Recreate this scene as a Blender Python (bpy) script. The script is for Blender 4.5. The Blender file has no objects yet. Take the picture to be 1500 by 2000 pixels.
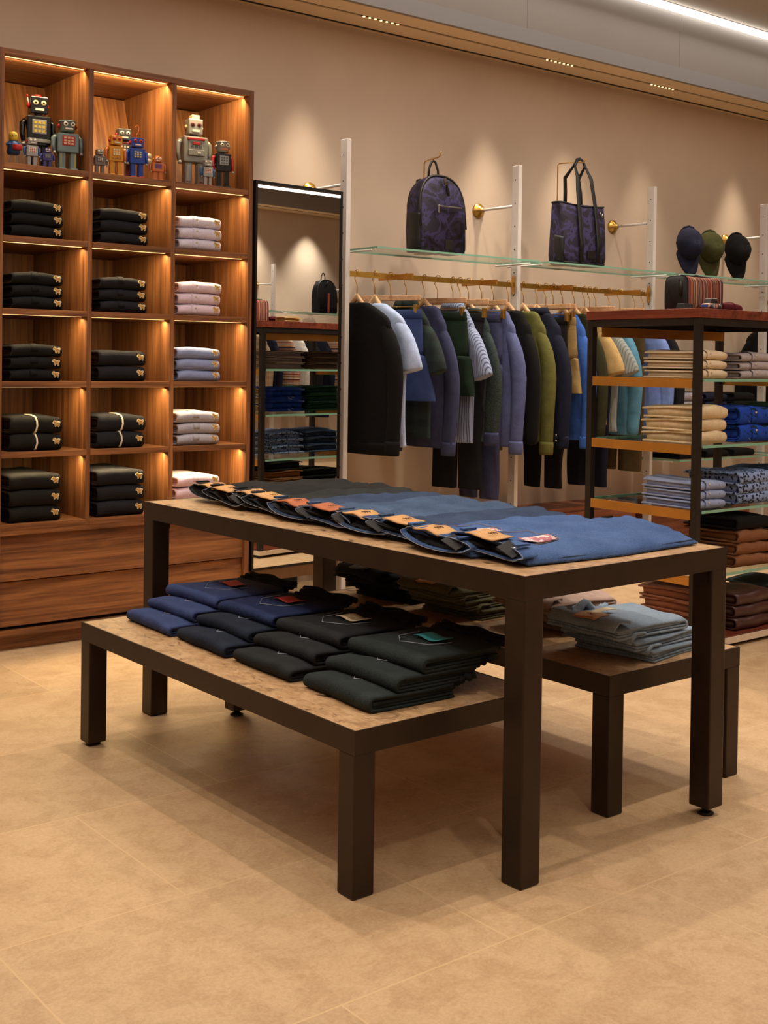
import bpy, bmesh, math, random
from mathutils import Vector, Matrix, noise
random.seed(7)
PI = math.pi
sc = bpy.context.scene
COL = sc.collection

# ------------------------------------------------------------------ materials
def lin(c):
    return tuple(((v/12.92) if v <= .04045 else ((v+.055)/1.055)**2.4) for v in c)
def hexc(h):
    h = h.lstrip('#')
    return lin(tuple(int(h[i:i+2], 16)/255 for i in (0, 2, 4)))
def rgba(c): return (c[0], c[1], c[2], 1)
MATS = {}
def base(name):
    m = bpy.data.materials.new(name); m.use_nodes = True
    nt = m.node_tree; b = nt.nodes['Principled BSDF']
    MATS[name] = m
    return m, nt, b
def coords(nt, scale=(1, 1, 1), rot=(0, 0, 0), loc=(0, 0, 0), src='Object'):
    t = nt.nodes.new('ShaderNodeTexCoord'); mp = nt.nodes.new('ShaderNodeMapping')
    mp.inputs['Scale'].default_value = scale; mp.inputs['Rotation'].default_value = rot; mp.inputs['Location'].default_value = loc
    nt.links.new(t.outputs[src], mp.inputs['Vector'])
    return mp.outputs['Vector']
def nz(nt, vec, scale, detail=3, rough=.5, dist=0):
    n = nt.nodes.new('ShaderNodeTexNoise'); n.inputs['Scale'].default_value = scale
    n.inputs['Detail'].default_value = detail; n.inputs['Roughness'].default_value = rough; n.inputs['Distortion'].default_value = dist
    nt.links.new(vec, n.inputs['Vector']); return n.outputs['Fac']
def ramp(nt, fac, stops, interp='LINEAR'):
    r = nt.nodes.new('ShaderNodeValToRGB'); cr = r.color_ramp; cr.interpolation = interp
    while len(cr.elements) < len(stops): cr.elements.new(.5)
    for e, (p, c) in zip(cr.elements, stops):
        e.position = p; e.color = rgba(c)
    nt.links.new(fac, r.inputs['Fac']); return r.outputs['Color']
def mixc(nt, fac, a, b, mode='MIX'):
    m = nt.nodes.new('ShaderNodeMix'); m.data_type = 'RGBA'; m.blend_type = mode
    for s, v in ((m.inputs[0], fac), (m.inputs[6], a), (m.inputs[7], b)):
        if hasattr(v, 'is_linked') or hasattr(v, 'links'): nt.links.new(v, s)
        elif isinstance(v, (int, float)): s.default_value = v
        else: s.default_value = rgba(v)
    return m.outputs[2]
def bump(nt, b, h, strength=.2, dist=.002):
    n = nt.nodes.new('ShaderNodeBump'); n.inputs['Strength'].default_value = strength; n.inputs['Distance'].default_value = dist
    nt.links.new(h, n.inputs['Height']); nt.links.new(n.outputs['Normal'], b.inputs['Normal'])
def sc3(c, k): return tuple(min(1, v*k) for v in c)

def plain(name, c, rough=.5, metal=0, var=.12, nscale=30, bmp=0, spec=.5):
    m, nt, b = base(name)
    v = coords(nt)
    f = nz(nt, v, nscale)
    nt.links.new(ramp(nt, f, [(.3, sc3(c, 1-var)), (.7, sc3(c, 1+var))]), b.inputs['Base Color'])
    b.inputs['Roughness'].default_value = rough; b.inputs['Metallic'].default_value = metal
    b.inputs['Specular IOR Level'].default_value = spec
    if bmp: bump(nt, b, nz(nt, v, nscale*4), bmp)
    return m
def fabric(name, c, var=.18, sheen=.15, wr=1.0, rough=.9):
    m, nt, b = base(name)
    v = coords(nt)
    f = nz(nt, v, 26, 4)
    fine = nz(nt, v, 420, 2)
    c1 = ramp(nt, f, [(.3, sc3(c, 1-var)), (.7, sc3(c, 1+var))])
    c2 = mixc(nt, .35, c1, ramp(nt, fine, [(.35, sc3(c, .55)), (.65, sc3(c, 1.4))]))
    nt.links.new(c2, b.inputs['Base Color'])
    b.inputs['Roughness'].default_value = rough; b.inputs['Specular IOR Level'].default_value = .25
    b.inputs['Sheen Weight'].default_value = sheen; b.inputs['Sheen Roughness'].default_value = .5
    b.inputs['Sheen Tint'].default_value = rgba(sc3(c, 2.0))
    bump(nt, b, nz(nt, v, 34, 5, .6), .35*wr, .006)
    return m
def denim(name, c, light, fade=.5):
    m, nt, b = base(name)
    v = coords(nt)
    f = nz(nt, v, 9, 5, .6)
    fine = nz(nt, coords(nt, (1, 6, 1), (0, 0, .6)), 170, 3, .7)
    c1 = ramp(nt, f, [(.32, c), (.72, tuple(a*(1-fade)+l*fade for a, l in zip(c, light)))])
    c2 = mixc(nt, .4, c1, ramp(nt, fine, [(.35, sc3(c, .6)), (.7, light)]))
    nt.links.new(c2, b.inputs['Base Color'])
    b.inputs['Roughness'].default_value = .88; b.inputs['Specular IOR Level'].default_value = .2
    h = nt.nodes.new('ShaderNodeMath'); h.operation = 'ADD'
    nt.links.new(nz(nt, v, 30, 5, .65), h.inputs[0]); nt.links.new(fine, h.inputs[1])
    bump(nt, b, h.outputs[0], .35, .005)
    return m
def wood(name, axis, dark, mid, light, rough=.42, k=1.0):
    m, nt, b = base(name)
    s = [16*k]*3; s[axis] = .9*k
    s2 = [90*k]*3; s2[axis] = 2.5*k
    v = coords(nt, tuple(s)); v2 = coords(nt, tuple(s2))
    f = nz(nt, v, 1.0, 5, .62, 1.6)
    g = nz(nt, v2, 1.0, 4, .7, .3)
    c1 = ramp(nt, f, [(.34, dark), (.5, mid), (.66, light)])
    c2 = mixc(nt, .45, c1, ramp(nt, g, [(.3, sc3(dark, .8)), (.65, light)]))
    nt.links.new(c2, b.inputs['Base Color'])
    b.inputs['Roughness'].default_value = rough; b.inputs['Specular IOR Level'].default_value = .35
    bump(nt, b, g, .08, .001)
    return m
def stripes(name, axis, cols, freq, seed=0, rough=.85, mirror_axis=None):
    m, nt, b = base(name)
    s = [0.0]*3; s[axis] = freq
    v = coords(nt, tuple(s), loc=(seed, seed*1.7, seed*.3))
    n = nt.nodes.new('ShaderNodeTexNoise'); n.inputs['Scale'].default_value = 1; n.inputs['Detail'].default_value = 1
    nt.links.new(v, n.inputs['Vector'])
    k = len(cols)
    st = [(.28+.44*i/k, c) for i, c in enumerate(cols)]
    c = ramp(nt, n.outputs['Fac'], st, 'CONSTANT')
    nt.links.new(c, b.inputs['Base Color']); b.inputs['Roughness'].default_value = rough
    b.inputs['Specular IOR Level'].default_value = .2
    return m
def pinstripe(name, axis, c1, c2, period, duty=.35):
    m, nt, b = base(name)
    s = [1/period]*3
    v = coords(nt, tuple(s), (0, 0, .7) if axis == 1 else (0, 0, 0))
    sep = nt.nodes.new('ShaderNodeSeparateXYZ'); nt.links.new(v, sep.inputs[0])
    fr = nt.nodes.new('ShaderNodeMath'); fr.operation = 'FRACT'; nt.links.new(sep.outputs[axis], fr.inputs[0])
    lt = nt.nodes.new('ShaderNodeMath'); lt.operation = 'LESS_THAN'; lt.inputs[1].default_value = duty; nt.links.new(fr.outputs[0], lt.inputs[0])
    nt.links.new(mixc(nt, lt.outputs[0], c1, c2), b.inputs['Base Color'])
    b.inputs['Roughness'].default_value = .9
    bump(nt, b, nz(nt, coords(nt), 40, 4), .3, .004)
    return m
def plaid(name, c1, c2, period):
    m, nt, b = base(name)
    v = coords(nt, (1/period,)*3)
    sep = nt.nodes.new('ShaderNodeSeparateXYZ'); nt.links.new(v, sep.inputs[0])
    outs = []
    for ax in (1, 2):
        fr = nt.nodes.new('ShaderNodeMath'); fr.operation = 'FRACT'; nt.links.new(sep.outputs[ax], fr.inputs[0])
        lt = nt.nodes.new('ShaderNodeMath'); lt.operation = 'LESS_THAN'; lt.inputs[1].default_value = .45; nt.links.new(fr.outputs[0], lt.inputs[0])
        outs.append(lt.outputs[0])
    ad = nt.nodes.new('ShaderNodeMath'); ad.operation = 'ADD'; nt.links.new(outs[0], ad.inputs[0]); nt.links.new(outs[1], ad.inputs[1])
    hf = nt.nodes.new('ShaderNodeMath'); hf.operation = 'MULTIPLY'; hf.inputs[1].default_value = .5; nt.links.new(ad.outputs[0], hf.inputs[0])
    nt.links.new(mixc(nt, hf.outputs[0], c1, c2), b.inputs['Base Color']); b.inputs['Roughness'].default_value = .9
    bump(nt, b, nz(nt, coords(nt), 40, 4), .3, .004)
    return m
def blotch(name, cols, scale, rough=.8, spec=.3, dist=1.0, interp='CONSTANT', stops=None, bm=.25):
    m, nt, b = base(name)
    v = coords(nt)
    f = nz(nt, v, scale, 2, .5, dist)
    stops = stops or [.0]+[.38+.24*i/(len(cols)-1) for i in range(len(cols)-1)]
    nt.links.new(ramp(nt, f, list(zip(stops, cols)), interp), b.inputs['Base Color'])
    b.inputs['Roughness'].default_value = rough; b.inputs['Specular IOR Level'].default_value = spec
    bump(nt, b, nz(nt, v, 30, 4), bm, .006)
    return m
def spots(name, c, cs, scale, size):
    m, nt, b = base(name)
    v = coords(nt)
    vo = nt.nodes.new('ShaderNodeTexVoronoi'); vo.inputs['Scale'].default_value = scale; nt.links.new(v, vo.inputs['Vector'])
    ad = nt.nodes.new('ShaderNodeMath'); ad.operation = 'ADD'
    mu = nt.nodes.new('ShaderNodeMath'); mu.operation = 'MULTIPLY'; mu.inputs[1].default_value = .25
    nt.links.new(nz(nt, v, scale*4, 2), mu.inputs[0]); nt.links.new(vo.outputs['Distance'], ad.inputs[0]); nt.links.new(mu.outputs[0], ad.inputs[1])
    lt = nt.nodes.new('ShaderNodeMath'); lt.operation = 'LESS_THAN'; lt.inputs[1].default_value = size; nt.links.new(ad.outputs[0], lt.inputs[0])
    nt.links.new(mixc(nt, lt.outputs[0], c, cs), b.inputs['Base Color']); b.inputs['Roughness'].default_value = .9
    bump(nt, b, nz(nt, v, 34, 4), .3, .005)
    return m
def emit(name, c, s):
    m, nt, b = base(name)
    b.inputs['Base Color'].default_value = rgba(c)
    b.inputs['Emission Color'].default_value = rgba(c); b.inputs['Emission Strength'].default_value = s
    return m
def glass(name, tint, refl=.08):
    m, nt, b = base(name)
    tr = nt.nodes.new('ShaderNodeBsdfTransparent'); tr.inputs[0].default_value = rgba(tint)
    gl = nt.nodes.new('ShaderNodeBsdfGlossy'); gl.inputs['Roughness'].default_value = .02
    lw0 = nt.nodes.new('ShaderNodeFresnel'); lw0.inputs[0].default_value = 1.45
    lw = nt.nodes.new('ShaderNodeMath'); lw.operation = 'MULTIPLY'; lw.inputs[1].default_value = .25; nt.links.new(lw0.outputs[0], lw.inputs[0])
    mx = nt.nodes.new('ShaderNodeMixShader'); nt.links.new(lw.outputs[0], mx.inputs[0]); nt.links.new(tr.outputs[0], mx.inputs[1]); nt.links.new(gl.outputs[0], mx.inputs[2])
    nt.links.new(mx.outputs[0], nt.nodes['Material Output'].inputs['Surface'])
    return m

# walnut
WD, WM, WL = hexc('3b1f12'), hexc('744529'), hexc('a36d40')
wood_x = wood('walnut grain along width', 0, WD, WM, WL)
wood_y = wood('walnut grain along depth', 1, WD, WM, WL)
wood_z = wood('walnut grain upright', 2, WD, WM, WL)
ply = wood('pale hanger wood', 1, hexc('c89468'), hexc('dcae82'), hexc('e9c49c'), .5)
ply_x = wood('pale hanger bar wood', 0, hexc('bd8860'), hexc('d2a178'), hexc('e2b890'), .5)
redwood_x = wood('red brown wood width', 0, hexc('42180f'), hexc('6e3020'), hexc('8c4630'), .35)
redwood_y = wood('red brown wood depth', 1, hexc('42180f'), hexc('6e3020'), hexc('8c4630'), .35)
cabwood = wood('low cabinet wood', 0, hexc('56281a'), hexc('8a4d38'), hexc('a56a50'), .4)

def m_floor():
    m, nt, b = base('sandstone floor tiles')
    v = coords(nt, loc=(-1.642+.40175, -1.6518, 0), src='Object')
    br = nt.nodes.new('ShaderNodeTexBrick')
    br.offset = .5; br.offset_frequency = 2; br.squash = 1
    br.inputs['Scale'].default_value = 1; br.inputs['Mortar Size'].default_value = .0022; br.inputs['Mortar Smooth'].default_value = .1
    br.inputs['Brick Width'].default_value = .8035; br.inputs['Row Height'].default_value = .537; br.inputs['Bias'].default_value = 0
    br.inputs['Color1'].default_value = (1, 1, 1, 1); br.inputs['Color2'].default_value = (.86, .86, .86, 1)
    br.inputs['Mortar'].default_value = (1, 1, 1, 1)
    nt.links.new(v, br.inputs['Vector'])
    w = coords(nt)
    c = ramp(nt, nz(nt, w, 2.2, 6, .62, .8), [(.3, hexc('b3926d')), (.52, hexc('c2a27c')), (.72, hexc('cbad88'))])
    c = mixc(nt, .3, c, ramp(nt, nz(nt, w, 38, 5, .7), [(.38, hexc('a58460')), (.62, hexc('d0b38e'))]))
    c = mixc(nt, .3, c, ramp(nt, nz(nt, w, 120, 4, .75), [(.4, hexc('a07f5c')), (.6, hexc('d6ba94'))]))
    c = mixc(nt, .35, c, ramp(nt, nz(nt, w, 11, 5, .7, .6), [(.42, hexc('ab8a66')), (.55, hexc('c7a984'))]))
    c = mixc(nt, 1.0, c, br.outputs['Color'], 'MULTIPLY')
    c = mixc(nt, br.outputs['Fac'], c, hexc('c9ab82'))
    nt.links.new(c, b.inputs['Base Color'])
    rr = ramp(nt, nz(nt, w, 7, 4), [(.3, (.38,)*3), (.7, (.55,)*3)])
    nt.links.new(rr, b.inputs['Roughness']); b.inputs['Specular IOR Level'].default_value = .4
    bump(nt, b, nz(nt, w, 60, 4, .6), .05, .002)
    return m
floor_m = m_floor()
wall_m = plain('cream limewash plaster', hexc('cdb8a4'), .85, var=.04, nscale=3, bmp=.03)
wallgrey_m = plain('grey painted fascia', hexc('8d8781'), .6, var=.03, nscale=2)
ceil_m = plain('grey painted ceiling', hexc('b8b0a6'), .75, var=.03, nscale=2)
soffit_m = plain('beige soffit board', hexc('ecd6b4'), .8, var=.03, nscale=3)
black_m = plain('black slot', (.008, .007, .006), .7)
bronze_m = plain('dark bronze metal', hexc('33261c'), .42, .55, .14, 14, .04)
darksteel_m = plain('blackened steel', hexc('29221e'), .45, .5, .12, 18)
blackmetal_m = plain('black frame metal', hexc('171310'), .4, .4)
bandmetal_m = plain('brushed bronze band', hexc('6b4d36'), .4, .5, .1, 20)
brass_m = plain('satin brass', hexc('c79a4b'), .3, .9, .08, 12)
brassflat_m = plain('brushed brass bar', hexc('bd8438'), .42, .65, .12, 9)
brasspale_m = plain('polished brass strip', hexc('d9b258'), .25, .9, .1, 9)
steel_m = plain('polished steel', hexc('c9c6c2'), .2, 1.0)
white_m = plain('white powder coat', hexc('d9d3d0'), .45, var=.03)
whiteslab_m = plain('pale painted plinth edge', hexc('d6c3ae'), .5, var=.03)
glass_m = glass('clear shelf glass', (.93, .97, .95))
glassedge_m = plain('green glass edge', hexc('7fb09a'), .15, 0, .06, 8)
def m_mirror():
    m, nt, b = base('mirror silver')
    b.inputs['Base Color'].default_value = (.86, .87, .86, 1); b.inputs['Metallic'].default_value = 1; b.inputs['Roughness'].default_value = .0
    return m
mirror_m = m_mirror()
def m_burl():
    m, nt, b = base('burl stone table top')
    w = coords(nt)
    c = ramp(nt, nz(nt, w, 9, 6, .65, 1.0), [(.3, hexc('8c6a47')), (.5, hexc('b3906a')), (.72, hexc('c9a883'))])
    c = mixc(nt, .5, c, ramp(nt, nz(nt, coords(nt, (1, .5, 1)), 70, 4, .7, .5), [(.36, hexc('7d5b3b')), (.6, hexc('c6a37b'))]))
    fl = nz(nt, coords(nt, (1, .55, 1)), 16, 5, .62, 1.5)
    fac = ramp(nt, fl, [(.585, (0,)*3), (.68, (.95,)*3)])
    c = mixc(nt, fac, c, hexc('4a3423'))
    nt.links.new(c, b.inputs['Base Color']); b.inputs['Roughness'].default_value = .32
    return m
burl_m = m_burl()
led_m = emit('warm led', hexc('ffd08a'), 3)
ledwhite_m = emit('white led', (1, .95, .88), 5)
mirrorglow_m = emit('mirror reflection glow', (1, .95, .88), 3)
lens_m = emit('spot lens', hexc('ffdc9a'), 2.5)

F = {}
for k, h in dict(black='0d0c0d', blackwarm='120f0d', nearblack='16151a', navy='191b30', midnight='14162a', slate='3a3d5c', slateblue='565c86',
                 lightblue='a9b8de', lavender='cfc9dc', lilac='b5b0be', pinklilac='cdb9c8', periwinkle='7d87ac', greylilac='9d9aa6',
                 olive='5c5a2d', darkolive='2f2d18', blue='3a62b4', teal='5284a0', khaki='8f7549', forest='16271a', greenblack='111a18', charcoal='34393a',
                 cream='d3bd9a', beige='d2c1ab', grey='a79da0', taupe='a08a80', brown='6b3f28', darkbrown='3c2320', tan='7c5033', burgundy='571722',
                 emerald='1d4436', tealgreen='1c6464', bluegrey='62768a', white='d8d5d2', rust='9c3d1e', greybrown='6d5d52', darkblue='1f2c5c', sand='b0925f').items():
    F[k] = fabric('fabric '+k, hexc(h))
inner_m = fabric('dark inner fabric', hexc('3a2c27'))
D = {}
for k, a, l in (('black', '0e0e10', '24252a'), ('indigo', '141c3c', '36497c'), ('dark', '10151f', '2b3850'), ('blackgreen', '141a1b', '3a4546'), ('charcoal', '131517', '33383c'),
                ('mid', '1f3050', '5d7698'), ('deep', '18243c', '465c80'), ('bright', '2a4476', '5f7db0'), ('pale', '7388a0', 'b4c6d8'), ('shorts', '2a3760', '47578a')):
    D[k] = denim('denim '+k, hexc(a), hexc(l))
camo_m = blotch('navy camouflage nylon', [hexc('1b1824'), hexc('292538'), hexc('37325a'), hexc('221e2f')], 12, .6, .3, .5)
nylon_m = plain('black nylon', hexc('080709'), .6, 0, .2, 30, .2)
leather_m = plain('black leather', hexc('14110f'), .4, 0, .2, 40, .15)
tanpatch_m = plain('tan leather patch', hexc('b98a55'), .6, 0, .1, 40)
orangepatch_m = plain('orange leather patch', hexc('a2552a'), .6, 0, .1, 40)
blackpatch_m = plain('dark leather patch', hexc('1d1713'), .5, 0, .1, 40)
ink_m = plain('dark ink', hexc('4a2c17'), .7)
tag_m = plain('black card tag', hexc('0f0d10'), .8)
redtag_m = plain('red card label', hexc('b3342a'), .6)
tealtag_m = plain('teal card label', hexc('2d8d94'), .6)
pinktag_m = blotch('pink printed label', [hexc('c79aa0'), hexc('d8c8c4'), hexc('a86a78')], 60, bm=0)
creamtag_m = plain('cream paper label', hexc('d9c9a8'), .7)
thread_m = plain('gold thread', hexc('86724f'), .7)
palethread_m = plain('pale seam thread', hexc('8d93a2'), .8)
zip_m = plain('cream zip cord', hexc('d8cbb0'), .6)
emb_m = plain('cream embroidery', hexc('e0cfa6'), .8, 0, .1, 200)
embg_m = plain('gold embroidery', hexc('b98a3e'), .7)
button_m = plain('pearl button', hexc('cfc3ac'), .35)
washbag_m = stripes('multicolour striped canvas', 0, [hexc(h) for h in ('2a2225', '6b2f26', '8a4a38', '2c3348', 'a5604a', 'b79a78', '3a2a2a', '7a3a30', '59463c')], 95, 2.3)
carstripe_m = stripes('bright stripe', 0, [hexc(h) for h in ('c8402f', 'e0a03a', '2c5a9a', 'e8dcc8', '3a7a4a', 'b83a6a')], 260, 1.1)
striped_shirt_m = pinstripe('blue pinstripe cotton', 1, hexc('98a4c4'), hexc('555f80'), .0085)
greystripe_m = pinstripe('grey stripe cotton', 1, hexc('8d9391'), hexc('707675'), .01)
multistripe_m = stripes('multicolour stripe knit', 2, [hexc(h) for h in ('2a2430', 'a3503c', 'd8c9b4', '6a2a2a', 'd0a070', '32304a')], 60, .7)
tartan_m = plaid('dark tartan', hexc('0e1718'), hexc('1a2a26'), .07)
bplaid_m = plaid('beige plaid wool', hexc('9a8468'), hexc('7d6850'), .06)
melange_m = blotch('charcoal melange knit', [hexc('1d2424'), hexc('2f3838'), hexc('3d4645')], 260, .95, .1, 0)
floral_m = blotch('royal blue leaf print', [hexc('1a2c2a'), hexc('2242a0'), hexc('2748ac'), hexc('7c93a8')], 16, .9, .1, 1.2, stops=[0, .38, .5, .66])
leopard_m = spots('blue leopard print', hexc('7f93c0'), hexc('161a30'), 75, .52)
printblue_m = spots('blue shirt small print', hexc('8c98bd'), hexc('1c1a26'), 24, .2)
printcream_m = spots('cream shirt bird print', hexc('d3bfa2'), hexc('5a4a40'), 20, .17)
brownspot_m = spots('brown shirt spot print', hexc('754530'), hexc('2a1712'), 26, .2)
brownleather_m = plain('dark brown leather', hexc('42241e'), .42, 0, .15, 25, .15)
camel_m = fabric('camel brown wool', hexc('7b5136'))
# ------------------------------------------------------------------ builders
class MB:
    def __init__(s): s.v = []; s.f = []
    def add(s, vs, fs):
        o = len(s.v); s.v += [tuple(p) for p in vs]; s.f += [tuple(i+o for i in f) for f in fs]; return s
    def box(s, x0, x1, y0, y1, z0, z1):
        return s.add([(x0, y0, z0), (x1, y0, z0), (x1, y1, z0), (x0, y1, z0), (x0, y0, z1), (x1, y0, z1), (x1, y1, z1), (x0, y1, z1)],
                     [(0, 3, 2, 1), (4, 5, 6, 7), (0, 1, 5, 4), (1, 2, 6, 5), (2, 3, 7, 6), (3, 0, 4, 7)])
    def cbox(s, c, d): return s.box(c[0]-d[0]/2, c[0]+d[0]/2, c[1]-d[1]/2, c[1]+d[1]/2, c[2]-d[2]/2, c[2]+d[2]/2)
    def loft(s, rings, cap0=True, cap1=True):
        n = len(rings[0]); vs = [p for r in rings for p in r]; fs = []
        for i in range(len(rings)-1):
            for j in range(n):
                a = i*n+j; b = i*n+(j+1) % n
                fs.append((a, b, b+n, a+n))
        if cap0: fs.append(tuple(range(n-1, -1, -1)))
        if cap1: fs.append(tuple((len(rings)-1)*n+j for j in range(n)))
        return s.add(vs, fs)
    def tube(s, path, r, n=8, sx=1.0):
        path = [Vector(p) for p in path]; rings = []
        up = Vector((0, 0, 1)); prev = None
        for i, p in enumerate(path):
            t = (path[min(i+1, len(path)-1)]-path[max(i-1, 0)]).normalized()
            if prev is None:
                a = up if abs(t.dot(up)) < .95 else Vector((1, 0, 0))
                prev = a.cross(t).normalized()
            u = (prev-t*prev.dot(t)).normalized(); w = t.cross(u); prev = u
            rr = r[i] if isinstance(r, (list, tuple)) else r
            rings.append([p+u*math.cos(2*PI*k/n)*rr*sx+w*math.sin(2*PI*k/n)*rr for k in range(n)])
        return s.loft(rings)
    def lathe(s, prof, n=20, c=(0, 0, 0)):
        return s.loft([[(c[0]+r*math.cos(2*PI*k/n), c[1]+r*math.sin(2*PI*k/n), c[2]+z) for k in range(n)] for r, z in prof])
    def ell(s, c, r, nu=16, nv=10):
        rings = []
        for i in range(nv+1):
            th = PI*(.02+.96*i/nv)-PI/2
            rings.append([(c[0]+r[0]*math.cos(th)*math.cos(2*PI*k/nu), c[1]+r[1]*math.cos(th)*math.sin(2*PI*k/nu), c[2]+r[2]*math.sin(th)) for k in range(nu)])
        return s.loft(rings)
    def prism(s, poly, axis, a, b):
        def P(u, v, w): return {0: (w, u, v), 1: (u, w, v), 2: (u, v, w)}[axis]
        return s.loft([[P(u, v, a) for u, v in poly], [P(u, v, b) for u, v in poly]])
    def sheet(s, path, x0, x1, nx, t, disp=None):
        """thin cloth: path of (y,z) swept along x"""
        P = [Vector((0, y, z)) for y, z in path]; n = len(P); nr = []
        for i in range(n):
            d = (P[min(i+1, n-1)]-P[max(i-1, 0)]).normalized(); nr.append(Vector((0, -d.z, d.y)))
        rings = []
        for k in range(nx+1):
            x = x0+(x1-x0)*k/nx
            ring = [P[i]+nr[i]*t/2 for i in range(n)]+[P[i]-nr[i]*t/2 for i in range(n-1, -1, -1)]
            ring = [Vector((x, p.y, p.z)) for p in ring]
            if disp: ring = [p+disp(p) for p in ring]
            rings.append(ring)
        o = len(s.v); m = len(rings[0])
        s.loft(rings, False, False)
        for base_, flip in ((o, 0), (o+nx*m, 1)):
            for i in range(n-1):
                q = (base_+i, base_+i+1, base_+m-2-i, base_+m-1-i)
                s.f.append(q if flip else q[::-1])
        return s
    def grid(s, fn, nu, nv, thick=None):
        vs = [fn(i/nu, j/nv) for i in range(nu+1) for j in range(nv+1)]
        fs = [(i*(nv+1)+j, (i+1)*(nv+1)+j, (i+1)*(nv+1)+j+1, i*(nv+1)+j+1) for i in range(nu) for j in range(nv)]
        return s.add(vs, fs)
    def xf(s, M):
        s.v = [tuple(M @ Vector(p)) for p in s.v]; return s

def nse(p, f, seed=0): return noise.noise(Vector((p[0]*f+seed, p[1]*f+seed*.37, p[2]*f-seed*.71)))

def obj(name, mb, m, parent=None, smooth=False, bevel=0, loc=None, sub=0, solid=0):
    me = bpy.data.meshes.new(name); me.from_pydata(mb.v, [], mb.f); me.validate(); me.update()
    bm = bmesh.new(); bm.from_mesh(me); bmesh.ops.recalc_face_normals(bm, faces=bm.faces); bm.to_mesh(me); bm.free()
    ms = m if isinstance(m, (list, tuple)) else [m]
    for q in ms: me.materials.append(q)
    if smooth: me.polygons.foreach_set('use_smooth', [True]*len(me.polygons))
    o = bpy.data.objects.new(name, me); COL.objects.link(o)
    if parent: o.parent = parent
    if loc: o.location = loc
    if solid:
        d = o.modifiers.new('solid', 'SOLIDIFY'); d.thickness = solid; d.offset = 0
    if bevel:
        d = o.modifiers.new('bevel', 'BEVEL'); d.width = bevel; d.segments = 2; d.limit_method = 'ANGLE'; d.angle_limit = .6
    if sub:
        d = o.modifiers.new('sub', 'SUBSURF'); d.levels = sub; d.render_levels = sub
    return o
def tag(o, label, cat, group=None):
    o['label'] = label; o['category'] = cat
    if group: o['group'] = group
    return o
def thing(name, label, cat, loc=(0, 0, 0), rot=0, group=None):
    o = bpy.data.objects.new(name, None); COL.objects.link(o); o.location = loc; o.rotation_euler = (0, 0, rot); o.empty_display_size = .05
    return tag(o, label, cat, group)
def struct(name, mb, m, **k):
    o = obj(name, mb, m, **k); o['kind'] = 'structure'; return o
def dup(o, loc=None, rot=None, label=None, mat=None, scale=None, parent=None):
    c = o.copy(); COL.objects.link(c); c.parent = parent
    if loc is not None: c.location = loc
    if rot is not None: c.rotation_euler = rot if isinstance(rot, (tuple, list)) else (0, 0, rot)
    if scale is not None: c.scale = scale
    if label: c['label'] = label
    for ch in list(o.children): dup(ch, parent=c)
    if mat: setmat(c, mat)
    return c
def setmat(o, mat):
    """mat: {part stem: material} for the thing itself ('') and its parts"""
    def one(x, m):
        for s in x.material_slots: s.link = 'OBJECT'; s.material = m
    if '' in mat and o.type == 'MESH': one(o, mat[''])
    for ch in o.children:
        k = ch.name.split('.')[0]
        if k in mat: one(ch, mat[k])
        setmat(ch, {a: b for a, b in mat.items() if a})
def superring(cx, cy, z, a, b, n=24, e=2.6, axis=2):
    r = []
    for k in range(n):
        t = 2*PI*k/n; c, s_ = math.cos(t), math.sin(t)
        x = a*math.copysign(abs(c)**(2/e), c); y = b*math.copysign(abs(s_)**(2/e), s_)
        r.append((cx+x, cy+y, z))
    return r

# ------------------------------------------------------------------ camera
def setup_camera():
    f, cy, yaw, pit, rol = 2377.1, 740.63, .6723, .0141, -.0136
    fw = Vector((math.sin(yaw)*math.cos(pit), math.cos(yaw)*math.cos(pit), -math.sin(pit)))
    r = Vector((math.cos(yaw), -math.sin(yaw), 0)); u = r.cross(fw)
    c, s = math.cos(rol), math.sin(rol)
    r, u = r*c-u*s, r*s+u*c
    cd = bpy.data.cameras.new('camera'); cam = bpy.data.objects.new('camera', cd); COL.objects.link(cam)
    cam.matrix_world = Matrix(((r.x, u.x, -fw.x, 0), (r.y, u.y, -fw.y, 0), (r.z, u.z, -fw.z, 1.1), (0, 0, 0, 1)))
    cd.sensor_fit = 'HORIZONTAL'; cd.sensor_width = 36; cd.lens = f/1500*36
    cd.shift_y = (cy-1000)/1500; cd.clip_start = .05
    sc.camera = cam
setup_camera()

# ------------------------------------------------------------------ room shell
YW = 4.985; YB = -1.95; XL = -1.6; XR = 11.5; ZC = 3.23; ZS = 2.80; YF = 4.64
struct('floor', MB().add([(XL, YB, 0), (XR, YB, 0), (XR, YW, 0), (XL, YW, 0)], [(0, 1, 2, 3)]), floor_m)
struct('wall_back', MB().box(XL-.1, XR+.1, YW, YW+.1, 0, ZC), wall_m)
struct('wall_front', MB().box(XL-.1, XR+.1, YB-.1, YB, 0, ZC), wall_m)
struct('wall_left', MB().box(XL-.1, XL, YB, YW, 0, ZC), wall_m)
struct('wall_right', MB().box(XR, XR+.1, YB, YW, 0, ZC), wall_m)
struct('ceiling', MB().box(XL-.1, XR+.1, YB-.1, YW+.1, ZC, ZC+.1), ceil_m)
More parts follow.
